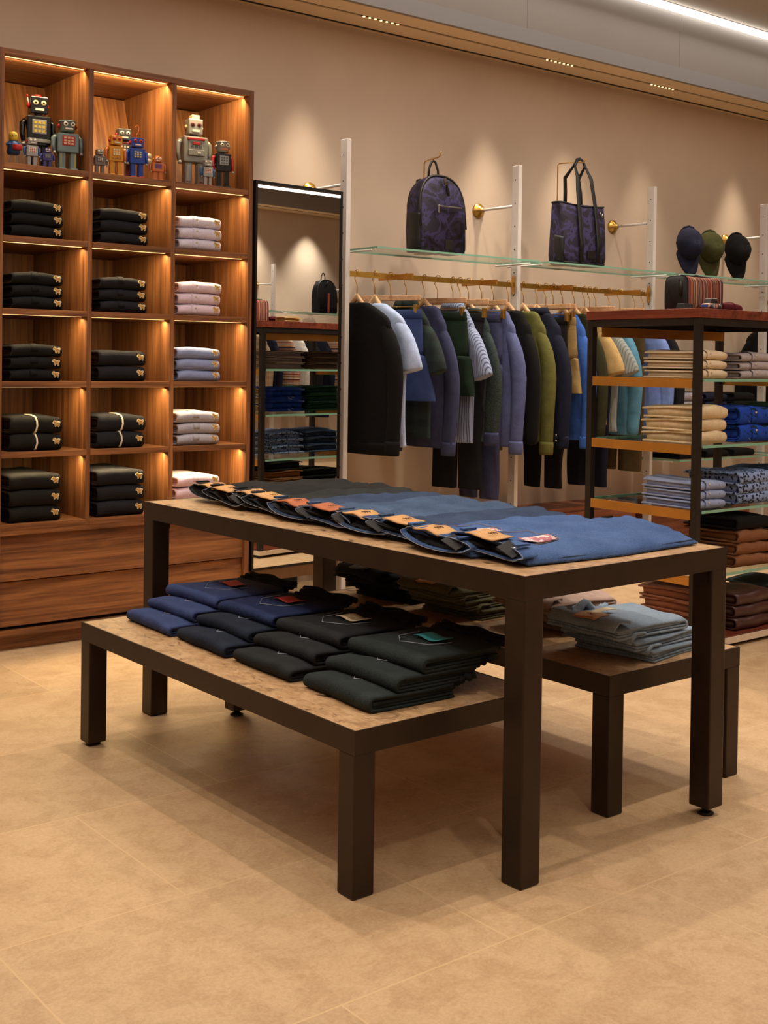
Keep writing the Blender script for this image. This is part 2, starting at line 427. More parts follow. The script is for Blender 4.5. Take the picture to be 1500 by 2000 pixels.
# soffit with two slots, made of strips; the slot gaps show a black channel above
struct('trim_1', MB().box(XL, XR, YF, 4.77, ZS, ZS+.012), soffit_m)
struct('trim_2', MB().box(XL, XR, 4.794, 4.935, ZS, ZS+.012), soffit_m)
struct('trim_3', MB().box(XL, XR, 4.975, YW, ZS, ZS+.012), soffit_m)
struct('trim_4', MB().box(XL, XR, 4.765, 4.98, ZS+.006, ZS+.03), black_m)
fas = MB()
fx = [XL, .6, 2.0, 3.35, 4.62, 5.9, 7.2, XR]
for a, b in zip(fx, fx[1:]): fas.box(a+.0012, b-.0012, YF-.018, YF, ZS, ZC-.03)
struct('trim_5', fas, wallgrey_m)
struct('fascia_shade_band', MB().box(XL, XR, YF-.026, YF-.0185, ZS, ZS+.08), plain('blue grey shade band', hexc('8f8d8f'), .6, var=.02, nscale=2))  # added board; its bluish tone paints the shadow and reflection band
struct('trim_6', MB().box(XL, XR, YB, YB+.33, ZS, ZS+.03), soffit_m)
struct('trim_7', MB().box(XL, XR, YB+.33, YB+.35, ZS, ZC), wallgrey_m)
struct('trim_8', MB().box(XL, XR, YB+.19, YB+.205, ZS-.002, ZS), black_m)
# ceiling light line and small recessed linear spots
led = thing('linear_ceiling_light', 'long thin white light line running along the grey ceiling edge', 'light', (0, 0, 0))
obj('diffuser', MB().box(XL, XR, YF-.062, YF-.022, ZC-.03, ZC-.004), ledwhite_m, led)
obj('housing', MB().box(XL, XR, YF-.066, YF-.018, ZC-.004, ZC), white_m, led)
for i, (x0, x1, lab) in enumerate(((3.64, 3.89, 'leftmost'), (4.93, 5.165, 'middle'), (5.833, 6.068, 'rightmost'))):
    t = thing('linear_spotlight', 'small %s row of gold spot lenses set in the black soffit slot' % lab, 'spotlight', ((x0+x1)/2, 4.781, ZS), 0, 'linear spotlights in the soffit slot')
    h = (x1-x0)/2
    obj('housing', MB().box(-h, h, -.011, .011, .0005, .005), black_m, t)
    for k in range(14):
        cx = -h+(k+.5)*2*h/14
        obj('lens', MB().lathe([(.0062, -.004), (.0068, -.001), (.003, .002)], 10, (cx, 0, 0)), brass_m if k % 2 else lens_m, t, True)
t = thing('recessed_downlight', 'round glowing recessed downlight at the top right of the ceiling', 'spotlight', (5.80, 4.33, ZC))
obj('trim_ring', MB().loft([superring(0, 0, -.004, r, r, 20, 2) for r in (.055, .056)]+[superring(0, 0, 0, .056, .056, 20, 2)], True, True), white_m, t, True)
obj('lens', MB().lathe([(.03, -.007), (.032, -.004)], 16), lens_m, t)
# ------------------------------------------------------------------ walnut shelving unit
UY = 4.40; UB = 4.965; UH = 2.24
unit = thing('shelving_unit', 'tall walnut wall shelving unit with lit cubbyholes above two drawers', 'shelving', (1.679, UY, 0))
def U(x): return x-1.679
for x0, x1 in ((1.679, 1.697), (2.033, 2.052), (2.393, 2.413), (2.758, 2.779)):
    obj('side_panel', MB().box(U(x0), U(x1), 0 if x0 in (1.679, 2.758) else .004, UB-UY, .055 if x0 in (1.679, 2.758) else .45, UH), wood_z, unit, bevel=.0015)
COLS = [(1.697, 2.033), (2.052, 2.393), (2.413, 2.758)]
ROWS = [1.821, 1.551, 1.281, 1.009, .745, .475]       # shelf tops
obj('top_panel', MB().box(U(1.697), U(2.758), .001, UB-UY, UH-.024, UH), wood_x, unit, bevel=.001)
for a, b in COLS:
    obj('back_panel', MB().box(U(a), U(b), .53, .55, .45, UH-.02), wood_z, unit)
    for z in ROWS:
        obj('shelf', MB().box(U(a), U(b), .003, .535, z-.022, z), wood_x, unit, bevel=.001)
# slanted display back in the robot row
for a, b in COLS:
    sb = obj('slanted_back', MB().box(0, b-a, 0, .01, 0, .412), wood_z, unit)
    sb.location = (U(a), .30, 1.8235); sb.rotation_euler = (-.336, 0, 0)
x0, x1 = U(1.697), U(2.758)
obj('front_rail', MB().box(x0, x1, .004, .03, .434, .453), wood_x, unit)
for zt, zb in ((.43, .262), (.256, .092)):
    d = obj('drawer', MB().add([(x0, .012, zb), (x1, .012, zb), (x1, .03, zt), (x0, .03, zt), (x0, .05, zb), (x1, .05, zb), (x1, .05, zt), (x0, .05, zt)],
        [(0, 1, 2, 3), (7, 6, 5, 4), (0, 4, 5, 1), (2, 6, 7, 3), (1, 5, 6, 2), (0, 3, 7, 4)]), wood_x, unit, bevel=.001)
obj('drawer_recess', MB().box(x0, x1, .052, .06, .06, .45), black_m, unit)
obj('bottom_rail', MB().box(x0, x1, .004, .3, .055, .079), wood_x, unit)
obj('plinth', MB().box(x0, x1+.012, .034, .5, 0, .055), wood_x, unit)
LIGHTS = []
tops = [UH-.024]+[z-.022 for z in ROWS[:-1]]
for ci, (a, b) in enumerate(COLS):
    for z in tops:
        obj('led_or_reflection_strip', MB().box(U(a)+.004, U(b)-.012, .03, .038, z-.0009, z-.0002), led_m, unit)
        L = bpy.data.lights.new('cell_light', 'AREA'); L.shape = 'RECTANGLE'; L.size = b-a-.02; L.size_y = .012; L.color = (1, .76, .40)
        L.energy = {0: 1.5, 1: 2.3, 2: 2.2}[ci]*((1.6 if ci == 1 else 1.1) if z > 2 else .8)
        o = bpy.data.objects.new('cell_light', L); COL.objects.link(o); o.location = ((a+b)/2+.004, UY+.045, z-.006); o.rotation_euler = (.7 if z > 2 else .2, 0, 0)

# ------------------------------------------------------------------ folded clothes
def fold_path(d, h, t, inset=0, n=7):
    """U shaped fold, rounded edge at y=inset, open toward +y"""
    r = h/2-t/2; rx = min(r, .022)
    p = [(d, t/2+inset*.35)]
    p.append((d*.5, t/2+inset*.25)); p.append((inset+rx*1.5, t/2+inset*.2))
    rr = r-inset*.2
    for i in range(n+1):
        a = -PI/2-PI*i/n
        c = abs(math.cos(a))**.75
        p.append((inset+rx-rx*c, h/2+rr*math.sin(a)))
    p.append((inset+rx*1.5, h-t/2-inset*.2)); p.append((d*.5, h-t/2-inset*.25)); p.append((d, h-t/2-inset*.5))
    return p
def folded_mb(w, d, h, seed, layers=2, amp=.004, slump=.006, nx=14, taper=0):
    mb = MB(); t = min(.009, h/5)
    def disp(p):
        e = abs(p.x)/(w/2)
        dz = nse(p, 9, seed)*amp+nse(p, 24, seed+5)*amp*.4
        top = max(0, min(1, p.z/h))
        return Vector((nse(p, 14, seed+9)*amp*.8, nse(p, 11, seed+3)*amp, (dz-slump*e**3)*top-taper*p.y*top))
    mb.sheet(fold_path(d, h, t), -w/2, w/2, nx, t, disp)
    for k in range(1, layers):
        ins = .013*k
        mb.sheet(fold_path(d*(1-.03*k), h-2.1*t*k*.9, t*.85, 0, 5), -w/2+.003*k, w/2-.003*k, nx, t*.85,
                 lambda p, k=k: Vector((nse(p, 14, seed+k)*amp, .006*k, t*k*.95))+disp(p))
    zc = h/2
    mb.sheet([(.02, zc), (d*.5, zc+.001), (d*.93, zc)], -w/2+.006, w/2-.006, nx, max(.004, h-2*t*layers), disp)
    return mb
def zebra(parent, x, z, s=.0135, y=-.004):
    """small embroidered animal patch: cream outline with gold stripes"""
    mb = MB(); y0 = y
    def disc(cx, cz, rx, rz, yy, n=10):
        mb.loft([[(cx+rx*math.cos(2*PI*k/n), yy, cz+rz*math.sin(2*PI*k/n)) for k in range(n)], [(cx+rx*.9*math.cos(2*PI*k/n), yy-.0022, cz+rz*.9*math.sin(2*PI*k/n)) for k in range(n)]])
    for cx, cz, rx, rz in ((.05, .05, .8, .58), (-.62, .5, .48, .42), (-.85, .25, .38, .3), (.6, -.5, .3, .5), (-.3, -.5, .28, .45), (.72, .3, .42, .4)):
        disc(x+cx*s, z+cz*s, rx*s, rz*s, y0)
    p = obj('embroidered_patch', mb, emb_m, parent); p['label'] = 'cream embroidered zebra patch'
    g = MB()
    for cx, cz, rx, rz in ((.05, .05, .5, .36), (-.66, .42, .3, .24), (.6, -.5, .14, .3), (-.3, -.5, .13, .28)):
        g.loft([[(x+cx*s+rx*s*math.cos(2*PI*k/10), y0-.0021, z+cz*s+rz*s*math.sin(2*PI*k/10)) for k in range(10)], [(x+cx*s+rx*s*.8*math.cos(2*PI*k/10), y0-.003, z+cz*s+rz*s*.8*math.sin(2*PI*k/10)) for k in range(10)]])
    for cx, cz, a in ((-.8, .8, .6), (-.25, .35, 1.2), (.15, .15, 1.4), (.55, .25, 1.0), (.6, -.5, .2), (-.4, -.35, .4), (.0, -.1, 2.4)):
        dx, dz = math.cos(a)*s*.3, math.sin(a)*s*.3
        g.tube([(x+cx*s-dx, y0-.0027, z+cz*s-dz), (x+cx*s+dx, y0-.0027, z+cz*s+dz)], s*.09, 5)
    obj('stripe_stitching', g, embg_m, p)
    return p
def folded_shirt(name, w, d, h, m, seed, front=None, emblem=True, layers=2, name_inner=None, amp=.004):
    mb = folded_mb(w, d, h, seed, layers, amp)
    o = obj(name, mb, m, None, True)
    if front == 'tab':
        q = MB()
        q.sheet([(.06, h+.001), (.02, h+.0015), (.006, h*.94), (-.0035, h*.74), (-.0045, h*.45)], -.014-.01, .014-.01, 4, .003)
        obj('placket', q, m, o, True)
    elif front == 'button':
        q = MB().sheet([(.06, h+.001), (.02, h+.0015), (.006, h*.94), (-.0035, h*.74), (-.0045, h*.3), (.0, h*.1)], -.036, -.012, 4, .0018)
        obj('placket', q, m, o, True)
        obj('button', MB().xf(Matrix()).lathe([(.0042, 0), (.0045, .0012), (.003, .0016)], 10).xf(Matrix.Translation((-.018, -.0055, h*.66)) @ Matrix.Rotation(PI/2, 4, 'X')), button_m, o, True)
    elif front == 'zip':
        q = MB().tube([(-.012, .09, h+.002), (-.01, .03, h+.003), (-.003, .006, h*.95), (.0, -.004, h*.72), (.001, -.006, h*.45), (-.003, -.003, h*.15), (-.006, .004, 0.004)], .0038, 6)
        obj('drawcord', q, zip_m, o, True)
    if emblem: zebra(o, w/2-.021, h*.55)
    return o
HIDE = []
def place_stack(proto, n, x, y, z, h, labels, group, mat=None, rot=0, jit=.004, step=None, first=None):
    """copies of one folded garment, one above the other; labels listed bottom to top"""
    out = []
    rnd = random.Random(int(x*1000)+int(z*777))
    for k in range(n):
        o = dup(proto, (x+rnd.uniform(-jit, jit)+(step or (0, 0))[0]*k, y+rnd.uniform(-jit, jit)*.7+(step or (0, 0))[1]*k, z+.0008+k*(h*.985)), rot+rnd.uniform(-.02, .02), labels[k], mat)
        tag(o, labels[k], o['category'] if 'category' in o else 'folded shirt', group)
        out.append(o)
    return out
def kill(o):
    for c in list(o.children): kill(c)
    bpy.data.objects.remove(o)
SH, SW, SD = .047, .198, .29
protos = {}
for f in (None, 'tab', 'button'):
    protos[f] = tag(folded_shirt('folded_shirt', SW, SD, SH, F['black'], 3+len(protos), f), 'x', 'shirt')
protos['zip'] = tag(folded_shirt('folded_hooded_top', SW, SD, .066, F['blackwarm'], 11, 'zip', amp=.006), 'x', 'hooded top')
protos['sweat'] = tag(folded_shirt('folded_sweatshirt', SW, SD, .062, F['blackwarm'], 17, None, amp=.006), 'x', 'sweatshirt')
ROWN = ['second row from the top', 'third row from the top', 'fourth row from the top', 'fifth row from the top', 'lowest row']
CN = ['left', 'middle', 'right']
ORD = {2: ['lower', 'upper'], 3: ['bottom', 'middle', 'top']}
cells = [  # col, row, n, proto, material, colour word, kind word, dx
    (0, 0, 3, None, 'black', 'black', 'polo shirt'), (0, 1, 3, 'tab', 'black', 'black', 'polo shirt with a placket tab'), (0, 2, 3, 'tab', 'black', 'black', 'polo shirt with a placket tab'),
    (0, 3, 2, 'zip', 'blackwarm', 'black', 'hooded top with cream cord'), (0, 4, 3, 'sweat', 'blackwarm', 'black', 'sweatshirt'),
    (1, 0, 3, None, 'nearblack', 'black', 'polo shirt'), (1, 1, 3, 'tab', 'nearblack', 'near-black', 'polo shirt with a placket tab'), (1, 2, 2, 'sweat', 'nearblack', 'dark navy', 'sweatshirt'),
    (1, 3, 2, 'zip', 'nearblack', 'dark', 'hooded top with cream cord'), (1, 4, 3, 'sweat', 'nearblack', 'dark navy', 'sweatshirt'),
    (2, 0, 3, 'button', 'lavender', 'pale lavender', 'buttoned shirt'), (2, 1, 3, 'button', 'pinklilac', 'pinkish lavender', 'buttoned shirt'), (2, 2, 3, None, 'periwinkle', 'periwinkle blue', 'shirt'),
    (2, 3, 3, 'tab', 'greylilac', 'grey lilac', 'polo shirt'), (2, 4, 3, 'tab', 'pink', 'pale pink', 'polo shirt')]
F['pink'] = fabric('fabric pink', hexc('d6b9c6'))
for c, r, n, p, mk, cw, kw in cells:
    pr = protos[p]; h = {'zip': .066, 'sweat': .062}.get(p, SH)
    if c == 2 and r == 4: h = .05
    xa = COLS[c][0]
    lab = ['%s %s, %s of the %s column stack, %s' % (cw, kw.split(' with')[0], ORD[n][k], CN[c], ROWN[r]) for k in range(n)]
    place_stack(pr, n, xa+(.042 if c < 2 else .026)+SW/2, UY+.022, ROWS[r+1], h, lab, 'folded tops in the %s column of the walnut shelving' % CN[c], {'': F[mk], 'placket': F[mk]})
for o in list(protos.values()): kill(o)

# ------------------------------------------------------------------ tin toy robots
def paint(n, h, rough=.3, metal=.0): return plain('tin '+n, hexc(h), rough, metal, .06, 20, 0, .5)
P_ = {k: paint(k, h, r, m) for k, h, r, m in (('black', '100f10', .22, 0), ('greyblue', '6d7f82', .35, .2), ('silver', '9a9a98', .3, .5), ('purple', '3d3a78', .3, .1), ('yellow', 'c98a1c', .3, .1), ('orange', 'c06a35', .35, .1),
      ('blue', '1d3f9a', .28, .1), ('red', 'a81f22', .3, 0), ('grey', '8b8b83', .35, .2), ('darkgrey', '565654', .35, .3), ('white', 'd8d2c2', .4, 0), ('cream', 'c8b58c', .4, 0), ('maroon', '5e2228', .35, .1), ('lemon', 'd0b432', .35, 0), ('tinblue', '2a5490', .3, .1), ('pewter', '6f6660', .35, .4))}
def robot(loc, H, W, label, body, head, arm=None, leg=None, foot=None, eye='white', panel='white', panel2='red', extra=(), wid=1, rot=-.15, headw=.62, headround=False, antenna=None, cheek=None, mouth='white', dp=.6):
    t = thing('toy_robot', label, 'toy robot', loc, rot, 'tin toy robots on the top shelf')
    arm = arm or body; leg = leg or body; foot = foot or leg
    D_ = W*dp
    zf, zl, zt, zh = H*.05, H*.36, H*.74, H*.77
    for s in (-1, 1):
        obj('leg', MB().box(s*W*.26-W*.15, s*W*.26+W*.15, -D_*.32, D_*.32, zf*.9, zl+.002), P_[leg], t, bevel=W*.03)
        obj('foot', MB().box(s*W*.27-W*.19, s*W*.27+W*.19, -D_*.62, D_*.42, 0, zf), P_[foot], t, bevel=W*.06)
        a = obj('arm', MB().tube([(s*W*.52, 0, zt-.06*H), (s*W*.63, 0, zt-.1*H), (s*W*.66, -.01*H, zt-.24*H), (s*W*.64, -.06*H, zt-.36*H)], [W*.12, W*.13, W*.11, W*.085], 8), P_[arm], t, True)
        obj('claw', MB().tube([(s*W*.64, -.06*H, zt-.36*H), (s*W*.60, -.09*H, zt-.41*H)], W*.06, 6).tube([(s*W*.65, -.06*H, zt-.36*H), (s*W*.68, -.09*H, zt-.41*H)], W*.045, 6), P_['silver'], a, True)
    b = obj('torso', MB().box(-W/2, W/2, -D_/2, D_/2, zl, zt), P_[body], t, bevel=W*.05)
    pn = obj('chest_panel', MB().box(-W*.3, W*.3, -D_/2-W*.03, -D_/2, zl+(zt-zl)*.35, zt-(zt-zl)*.14), P_[panel], b, bevel=W*.02)
    q = MB()
    for i in range(3):
        for j in (-1, 0, 1):
            q.cbox((j*W*.17, -D_/2-W*.035, zl+(zt-zl)*(.45+.15*i)), (W*.11, W*.02, (zt-zl)*.09))
    obj('dial', q, P_[panel2], pn)
    obj('neck', MB().lathe([(W*.16, zt-.002), (W*.16, zh+.002)], 12), P_['darkgrey'], t)
    hw = W*headw/2; hz = H-zh
    if headround:
        hd = obj('head', MB().lathe([(hw*.86, zh), (hw, zh+hz*.1), (hw, zh+hz*.8), (hw*1.05, zh+hz*.82), (hw*1.18, zh+hz*.88), (hw*1.1, zh+hz*.97), (hw*.6, zh+hz)], 20), P_[head], t, True)
    else:
        hd = obj('head', MB().box(-hw, hw, -hw*.85, hw*.85, zh, H), P_[head], t, bevel=W*.04)
    yf = -hw*(1.0 if headround else .87)
    for s in (-1, 1):
        e = obj('eye', MB().lathe([(hw*.3, 0), (hw*.3, .002), (hw*.2, .003)], 14).xf(Matrix.Translation((s*hw*.46, yf, zh+hz*.62)) @ Matrix.Rotation(PI/2, 4, 'X')), P_[eye], hd, True)
        obj('pupil', MB().lathe([(hw*.12, 0), (hw*.1, .0025)], 10).xf(Matrix.Translation((s*hw*.46, yf-.002, zh+hz*.62)) @ Matrix.Rotation(PI/2, 4, 'X')), P_['black'], e)
        if cheek: obj('ear', MB().lathe([(hw*.3, 0), (hw*.32, hw*.12), (hw*.12, hw*.3)], 12).xf(Matrix.Translation((s*hw, 0, zh+hz*.5)) @ Matrix.Rotation(s*PI/2, 4, 'Y')), P_[cheek], hd, True)
    obj('mouth', MB().box(-hw*.5, hw*.5, yf-.003, yf, zh+hz*.16, zh+hz*.3), P_[mouth], hd, bevel=.0006)
    if antenna:
        for pth, r, c in antenna: obj('antenna', MB().tube([(x*W, y*W, z*H) for x, y, z in pth], r*W, 8), P_[c], hd, True)
    for c, d, m in extra:
        obj('trim_piece', MB().cbox((c[0]*W, c[1]*W, c[2]*H), (d[0]*W, d[1]*W, d[2]*H)), P_[m], b, bevel=W*.02)
    return t
zr = ROWS[0]+.0005
def rx(px, y): return (1.693+(px-7.5)/495 if px < 180 else 2.052+(px-184)/452 if px < 340 else 2.414+(px-347)/409)*y/4.4
robot((rx(73, 4.55), 4.55, zr), .285, .092, 'largest robot, glossy black tin with white eyes and red ears', 'black', 'black', panel='silver', panel2='lemon', eye='cream', cheek='red', headw=.72,
      antenna=[([(-.36, 0, .86), (-.44, 0, 1.0)], .02, 'white'), ([(-.44, 0, .995), (-.45, 0, 1.03)], .04, 'red'), ([(0, 0, .995), (0, 0, 1.035)], .14, 'red')],
      extra=[((0, -.33, .40), (.9, .08, .05), 'silver'), ((0, 0, .36), (.95, .6, .04), 'black')])
t = thing('toy_robot', 'small yellow headed tin drummer robot with blue body on wire legs', 'toy robot', (rx(27, 4.47), 4.47, zr), -.2, 'tin toy robots on the top shelf')
for s in (-1, 1): obj('leg', MB().tube([(s*.013, 0, 0), (s*.011, 0, .045)], .0018, 6), P_['silver'], t)
b = obj('torso', MB().lathe([(.02, .04), (.025, .046), (.021, .075), (.016, .09)], 16), P_['tinblue'], t, True)
hd = obj('head', MB().lathe([(.014, .092), (.017, .097), (.017, .115), (.012, .124), (.004, .127)], 16), P_['lemon'], t, True)
for s in (-1, 1):
    obj('eye', MB().ell((s*.006, -.0165, .111), (.002, .002, .0026), 8, 6), P_['black'], hd, True)
    obj('arm', MB().tube([(s*.017, 0, .086), (s*.026, -.012, .075), (s*.016, -.03, .074)], .0045, 8), P_['tinblue'], t, True)
obj('drum', MB().lathe([(.017, .054), (.018, .056), (.018, .07), (.017, .072)], 16, (.008, -.036, 0)), P_['red'], t, True)
robot((rx(62, 4.455), 4.455, zr), .108, .042, 'small silver robot with red feet standing before the black robot', 'silver', 'silver', arm='tinblue', foot='red', panel='white', cheek='red', headw=.8)
robot((rx(92, 4.445), 4.445, zr), .075, .038, 'tiny purple robot beside the small silver one', 'purple', 'purple', panel='darkgrey', panel2='silver', foot='darkgrey', antenna=[([(0, 0, .98), (0, 0, 1.05)], .1, 'purple')])
robot((rx(131, 4.47), 4.47, zr), .195, .082, 'grey blue robot with flat cap head and red chest panel', 'greyblue', 'greyblue', panel='red', panel2='cream', headw=.72, headround=True, foot='greyblue', cheek='red', mouth='white', extra=[((.33, -.2, .2), (.04, .02, .28), 'lemon'), ((-.33, -.2, .2), (.04, .02, .28), 'lemon')])
robot((rx(195, 4.455), 4.455, zr), .098, .043, 'small dull pewter robot at the left of the middle group', 'pewter', 'pewter', panel='darkgrey', panel2='white', headw=.66)
yb = robot((rx(225, 4.45), 4.45, zr), .158, .058, 'yellow tin robot with round chest dial and orange arms', 'yellow', 'yellow', arm='orange', panel='yellow', panel2='white', eye='red', headw=.78, cheek='red')
fc = bpy.data.curves.new('lettering', 'FONT'); fc.body = 'LILLIPUT'; fc.size = .0105; fc.align_x = 'CENTER'; fc.extrude = .0002
fo = bpy.data.objects.new('lettering', fc); COL.objects.link(fo)
fm = bpy.data.meshes.new_from_object(fo.evaluated_get(bpy.context.evaluated_depsgraph_get())); bpy.data.objects.remove(fo)
fo = bpy.data.objects.new('lettering', fm); COL.objects.link(fo); fm.materials.append(P_['maroon'])
fo.parent = [c for c in yb.children if c.name.startswith('torso')][0]; fo.location = (0, -.0182, .064); fo.rotation_euler = (PI/2, 0, 0)
robot((rx(240, 4.53), 4.53, zr), .205, .074, 'grey headed robot with maroon body behind the yellow one', 'maroon', 'darkgrey', panel='darkgrey', panel2='white', headw=.72, cheek='red', foot='greyblue')
k = robot((rx(266, 4.45), 4.45, zr), .16, .062, 'bright blue tin robot with red feet and wind-up key', 'blue', 'blue', panel='tinblue', panel2='cream', eye='red', foot='red', headw=.78, cheek='red',
      antenna=[([(0, 0, .99), (0, 0, 1.1), (.12, 0, 1.17), (.16, 0, 1.26), (.05, 0, 1.34), (-.1, 0, 1.29), (-.08, 0, 1.23)], .022, 'orange')])
obj('wind_up_key', MB().lathe([(.012, 0), (.012, .003)], 12, (0, .009, 0)).lathe([(.011, 0), (.011, .003)], 12, (0, -.011, 0)).xf(Matrix.Translation((.052, 0, .085)) @ Matrix.Rotation(PI/2, 4, 'X')), P_['cream'], k, True)
robot((rx(308, 4.44), 4.44, zr), .095, .048, 'small orange robot with a blue chest screen standing apart', 'orange', 'orange', panel='tinblue', panel2='red', headw=.66, cheek='yellow', antenna=[([(-.15, 0, 1.0), (.15, 0, 1.0)], .1, 'yellow')])
robot((rx(378, 4.52), 4.52, zr), .285, .108, 'large grey robot with red chest bar and cream block cap', 'grey', 'grey', panel='grey', panel2='darkgrey', foot='red', eye='maroon', headw=.58, cheek='cream', dp=.55,
      extra=[((0, -.3, .70), (.72, .08, .035), 'red'), ((0, -.3, .635), (.3, .08, .045), 'red'), ((0, -.31, .50), (.66, .08, .09), 'grey'), ((.1, -.36, .50), (.14, .03, .035), 'white'), ((.03, 0, 1.03), (.32, .3, .07), 'cream'), ((.27, -.2, .2), (.2, .03, .24), 'silver'), ((-.27, -.2, .2), (.2, .03, .24), 'silver')])
robot((rx(405, 4.44), 4.44, zr), .108, .042, 'small silver robot with blue arms before the large grey one', 'silver', 'silver', arm='tinblue', panel='white', foot='red', headw=.8)
robot((rx(434, 4.46), 4.46, zr), .198, .066, 'black robot with silver rounded head and curved red arms', 'black', 'silver', arm='red', panel='silver', panel2='darkgrey', leg='black', headw=.8, headround=True, mouth='orange', cheek='silver')
# ------------------------------------------------------------------ mirror
MY = 4.50
mir = thing('standing_mirror', 'tall black framed mirror standing between walnut shelving and white post', 'mirror', (2.856, MY, 0), .062)
mw, mz0, mz1 = .495, .178, 1.884
obj('glass', MB().box(.012, mw-.012, .004, .02, mz0+.01, mz1-.012), mirror_m, mir)
fr = MB().box(0, .012, 0, .03, mz0, mz1).box(mw-.012, mw, 0, .03, mz0, mz1).box(.012, mw-.012, 0, .03, mz1-.012, mz1).box(.012, mw-.012, 0, .03, mz0, mz0+.01)
obj('frame', fr, blackmetal_m, mir)
obj('led_or_reflection_strip', MB().box(.014, mw-.014, .0015, .004, mz1-.03, mz1-.018), mirrorglow_m, mir)  # glowing strip added to stand in for the ceiling light's reflection
obj('metal_band', MB().box(0, mw, .002, .05, .128, mz0), bandmetal_m, mir)
obj('base', MB().box(0, mw+.02, .33, .40, 0, .16), black_m, mir)
obj('support_arm', MB().box(.06, .09, .035, .36, .13, .16).box(mw-.09, mw-.06, .035, .36, .13, .16), black_m, mir)
obj('back_board', MB().box(.01, mw-.01, .021, .035, .128, mz1-.02), black_m, mir)

# ------------------------------------------------------------------ posts, rails, glass shelves
PX = [3.462, 4.6065, 5.7272, 6.8617, 7.99]
PW, PY0, PY1, PH = .026, 4.655, 4.705, 2.16
pn = ['first white upright post beside the mirror', 'second white upright post, between the backpack and the tote bag', 'third white upright post left of the three caps', 'fourth white upright post at the right edge of the photo', 'fifth white upright post beyond the right edge']
def post(x, label, wall_y, y0, y1):
    t = thing('upright_post', label, 'post', (x, y0, 0), 0, 'white wall posts')
    d = y1-y0; wy = wall_y-y0
    obj('post', MB().box(0, PW, 0, d, 0, PH), white_m, t, bevel=.0015)
    h = MB()
    for i in range(17):
        z = .1+i*.124
        h.add(*_disc(-.0006, d/2, z, .0042))
    obj('screw_hole', h, black_m, t)['kind'] = 'stuff'
    obj('wall_rod', MB().tube([(PW/2, d if wy > 0 else 0, 1.947), (PW/2, wy, 1.947)], .0075, 10), white_m, t, True)
    sg = 1 if wy > 0 else -1
    prof = [(.012, -.045), (.014, -.03), (.026, -.022), (.032, -.012), (.04, -.009), (.042, 0)]
    obj('wall_flange', MB().lathe(prof, 20).xf(Matrix.Translation((PW/2, wy, 1.947)) @ Matrix.Rotation(-sg*PI/2, 4, 'X')), brass_m, t, True)
    return t
def _disc(x, y, z, r, n=8):
    return [(x, y+r*math.cos(2*PI*k/n), z+r*math.sin(2*PI*k/n)) for k in range(n)], [tuple(range(n))]
for x, l in zip(PX, pn): post(x, l, YW, PY0, PY1)
RZ = 1.535; RY = 4.68
bayn = ['under the backpack shelf', 'under the tote bag shelf', 'under the cap shelf', 'beyond the fourth post']
def rail(x0, x1, label, y, arms, z=RZ):
    t = thing('clothes_rail', label, 'clothes rail', (x0, y, z), 0, 'brass clothes rails')
    obj('bar', MB().box(0, x1-x0, -.005, .005, -.026, 0), brasspale_m, t)
    for a in arms: obj('cross_arm', MB().box(a-x0-.005, a-x0+.005, -.115, .15, -.0255, -.0005), brassflat_m, t)
    for xe in (0, x1-x0):
        p = obj('mounting_plate', MB().prism([(.012*math.cos(q), .038*(1 if math.sin(q) > 0 else -1)+.012*math.sin(q)-.013) for q in [2*PI*k/20 for k in range(20)]], 0, xe-.003, xe+.003), brass_m, t)
        obj('screw', MB().ell((xe+(-.003 if xe > 0 else .003), 0, .028), (.003, .004, .004), 8, 6).ell((xe+(-.003 if xe > 0 else .003), 0, -.054), (.003, .004, .004), 8, 6), steel_m, p, True)
    return t
for i in (0, 1, 3):
    x0, x1 = PX[i]+PW+.0035, PX[i+1]-.0035
    rail(x0, x1, 'brass clothes rail %s' % bayn[i], RY, [[3.805, 4.37], [4.939, 5.506], [], [7.2, 7.7]][i])
def glass_shelf(x0, x1, y0, y1, z, label, group='clear glass wall shelves', py=None):
    t = thing('glass_shelf', label, 'shelf', (x0, y0, z), 0, group)
    w, d = x1-x0, y1-y0
    obj('pane', MB().box(.001, w-.001, .001, d-.001, -.008, 0), glass_m, t)
    obj('polished_edge', MB().box(0, w, 0, .0012, -.0085, .0003).box(0, w, d-.0012, d, -.0085, .0003).box(0, .0012, .0012, d-.0012, -.0085, .0003).box(w-.0012, w, .0012, d-.0012, -.0085, .0003), glassedge_m, t)
    for x in (.012, w-.012): obj('bracket_rod', MB().tube([(x, .06, -.0135), (x, d+.03, -.0135)], .005, 8), white_m, t, True)
    return t
SZ = 1.64
gl = ['glass shelf carrying the camouflage backpack', 'glass shelf carrying the camouflage tote bag', 'glass shelf carrying three baseball caps', 'glass shelf at the right edge beyond the fourth post']
for i in range(4): glass_shelf(PX[i]+PW+.02, PX[i+1]-.02, 4.47, 4.76, SZ, gl[i])
for z, l in ((.55, 'lowest'), (.80, 'middle'), (1.07, 'upper')):
    glass_shelf(PX[2]+PW+.02, PX[3]-.02, 4.47, 4.76, z, '%s of three glass shelves seen through the black display stand' % l, 'glass shelves behind the display stand')

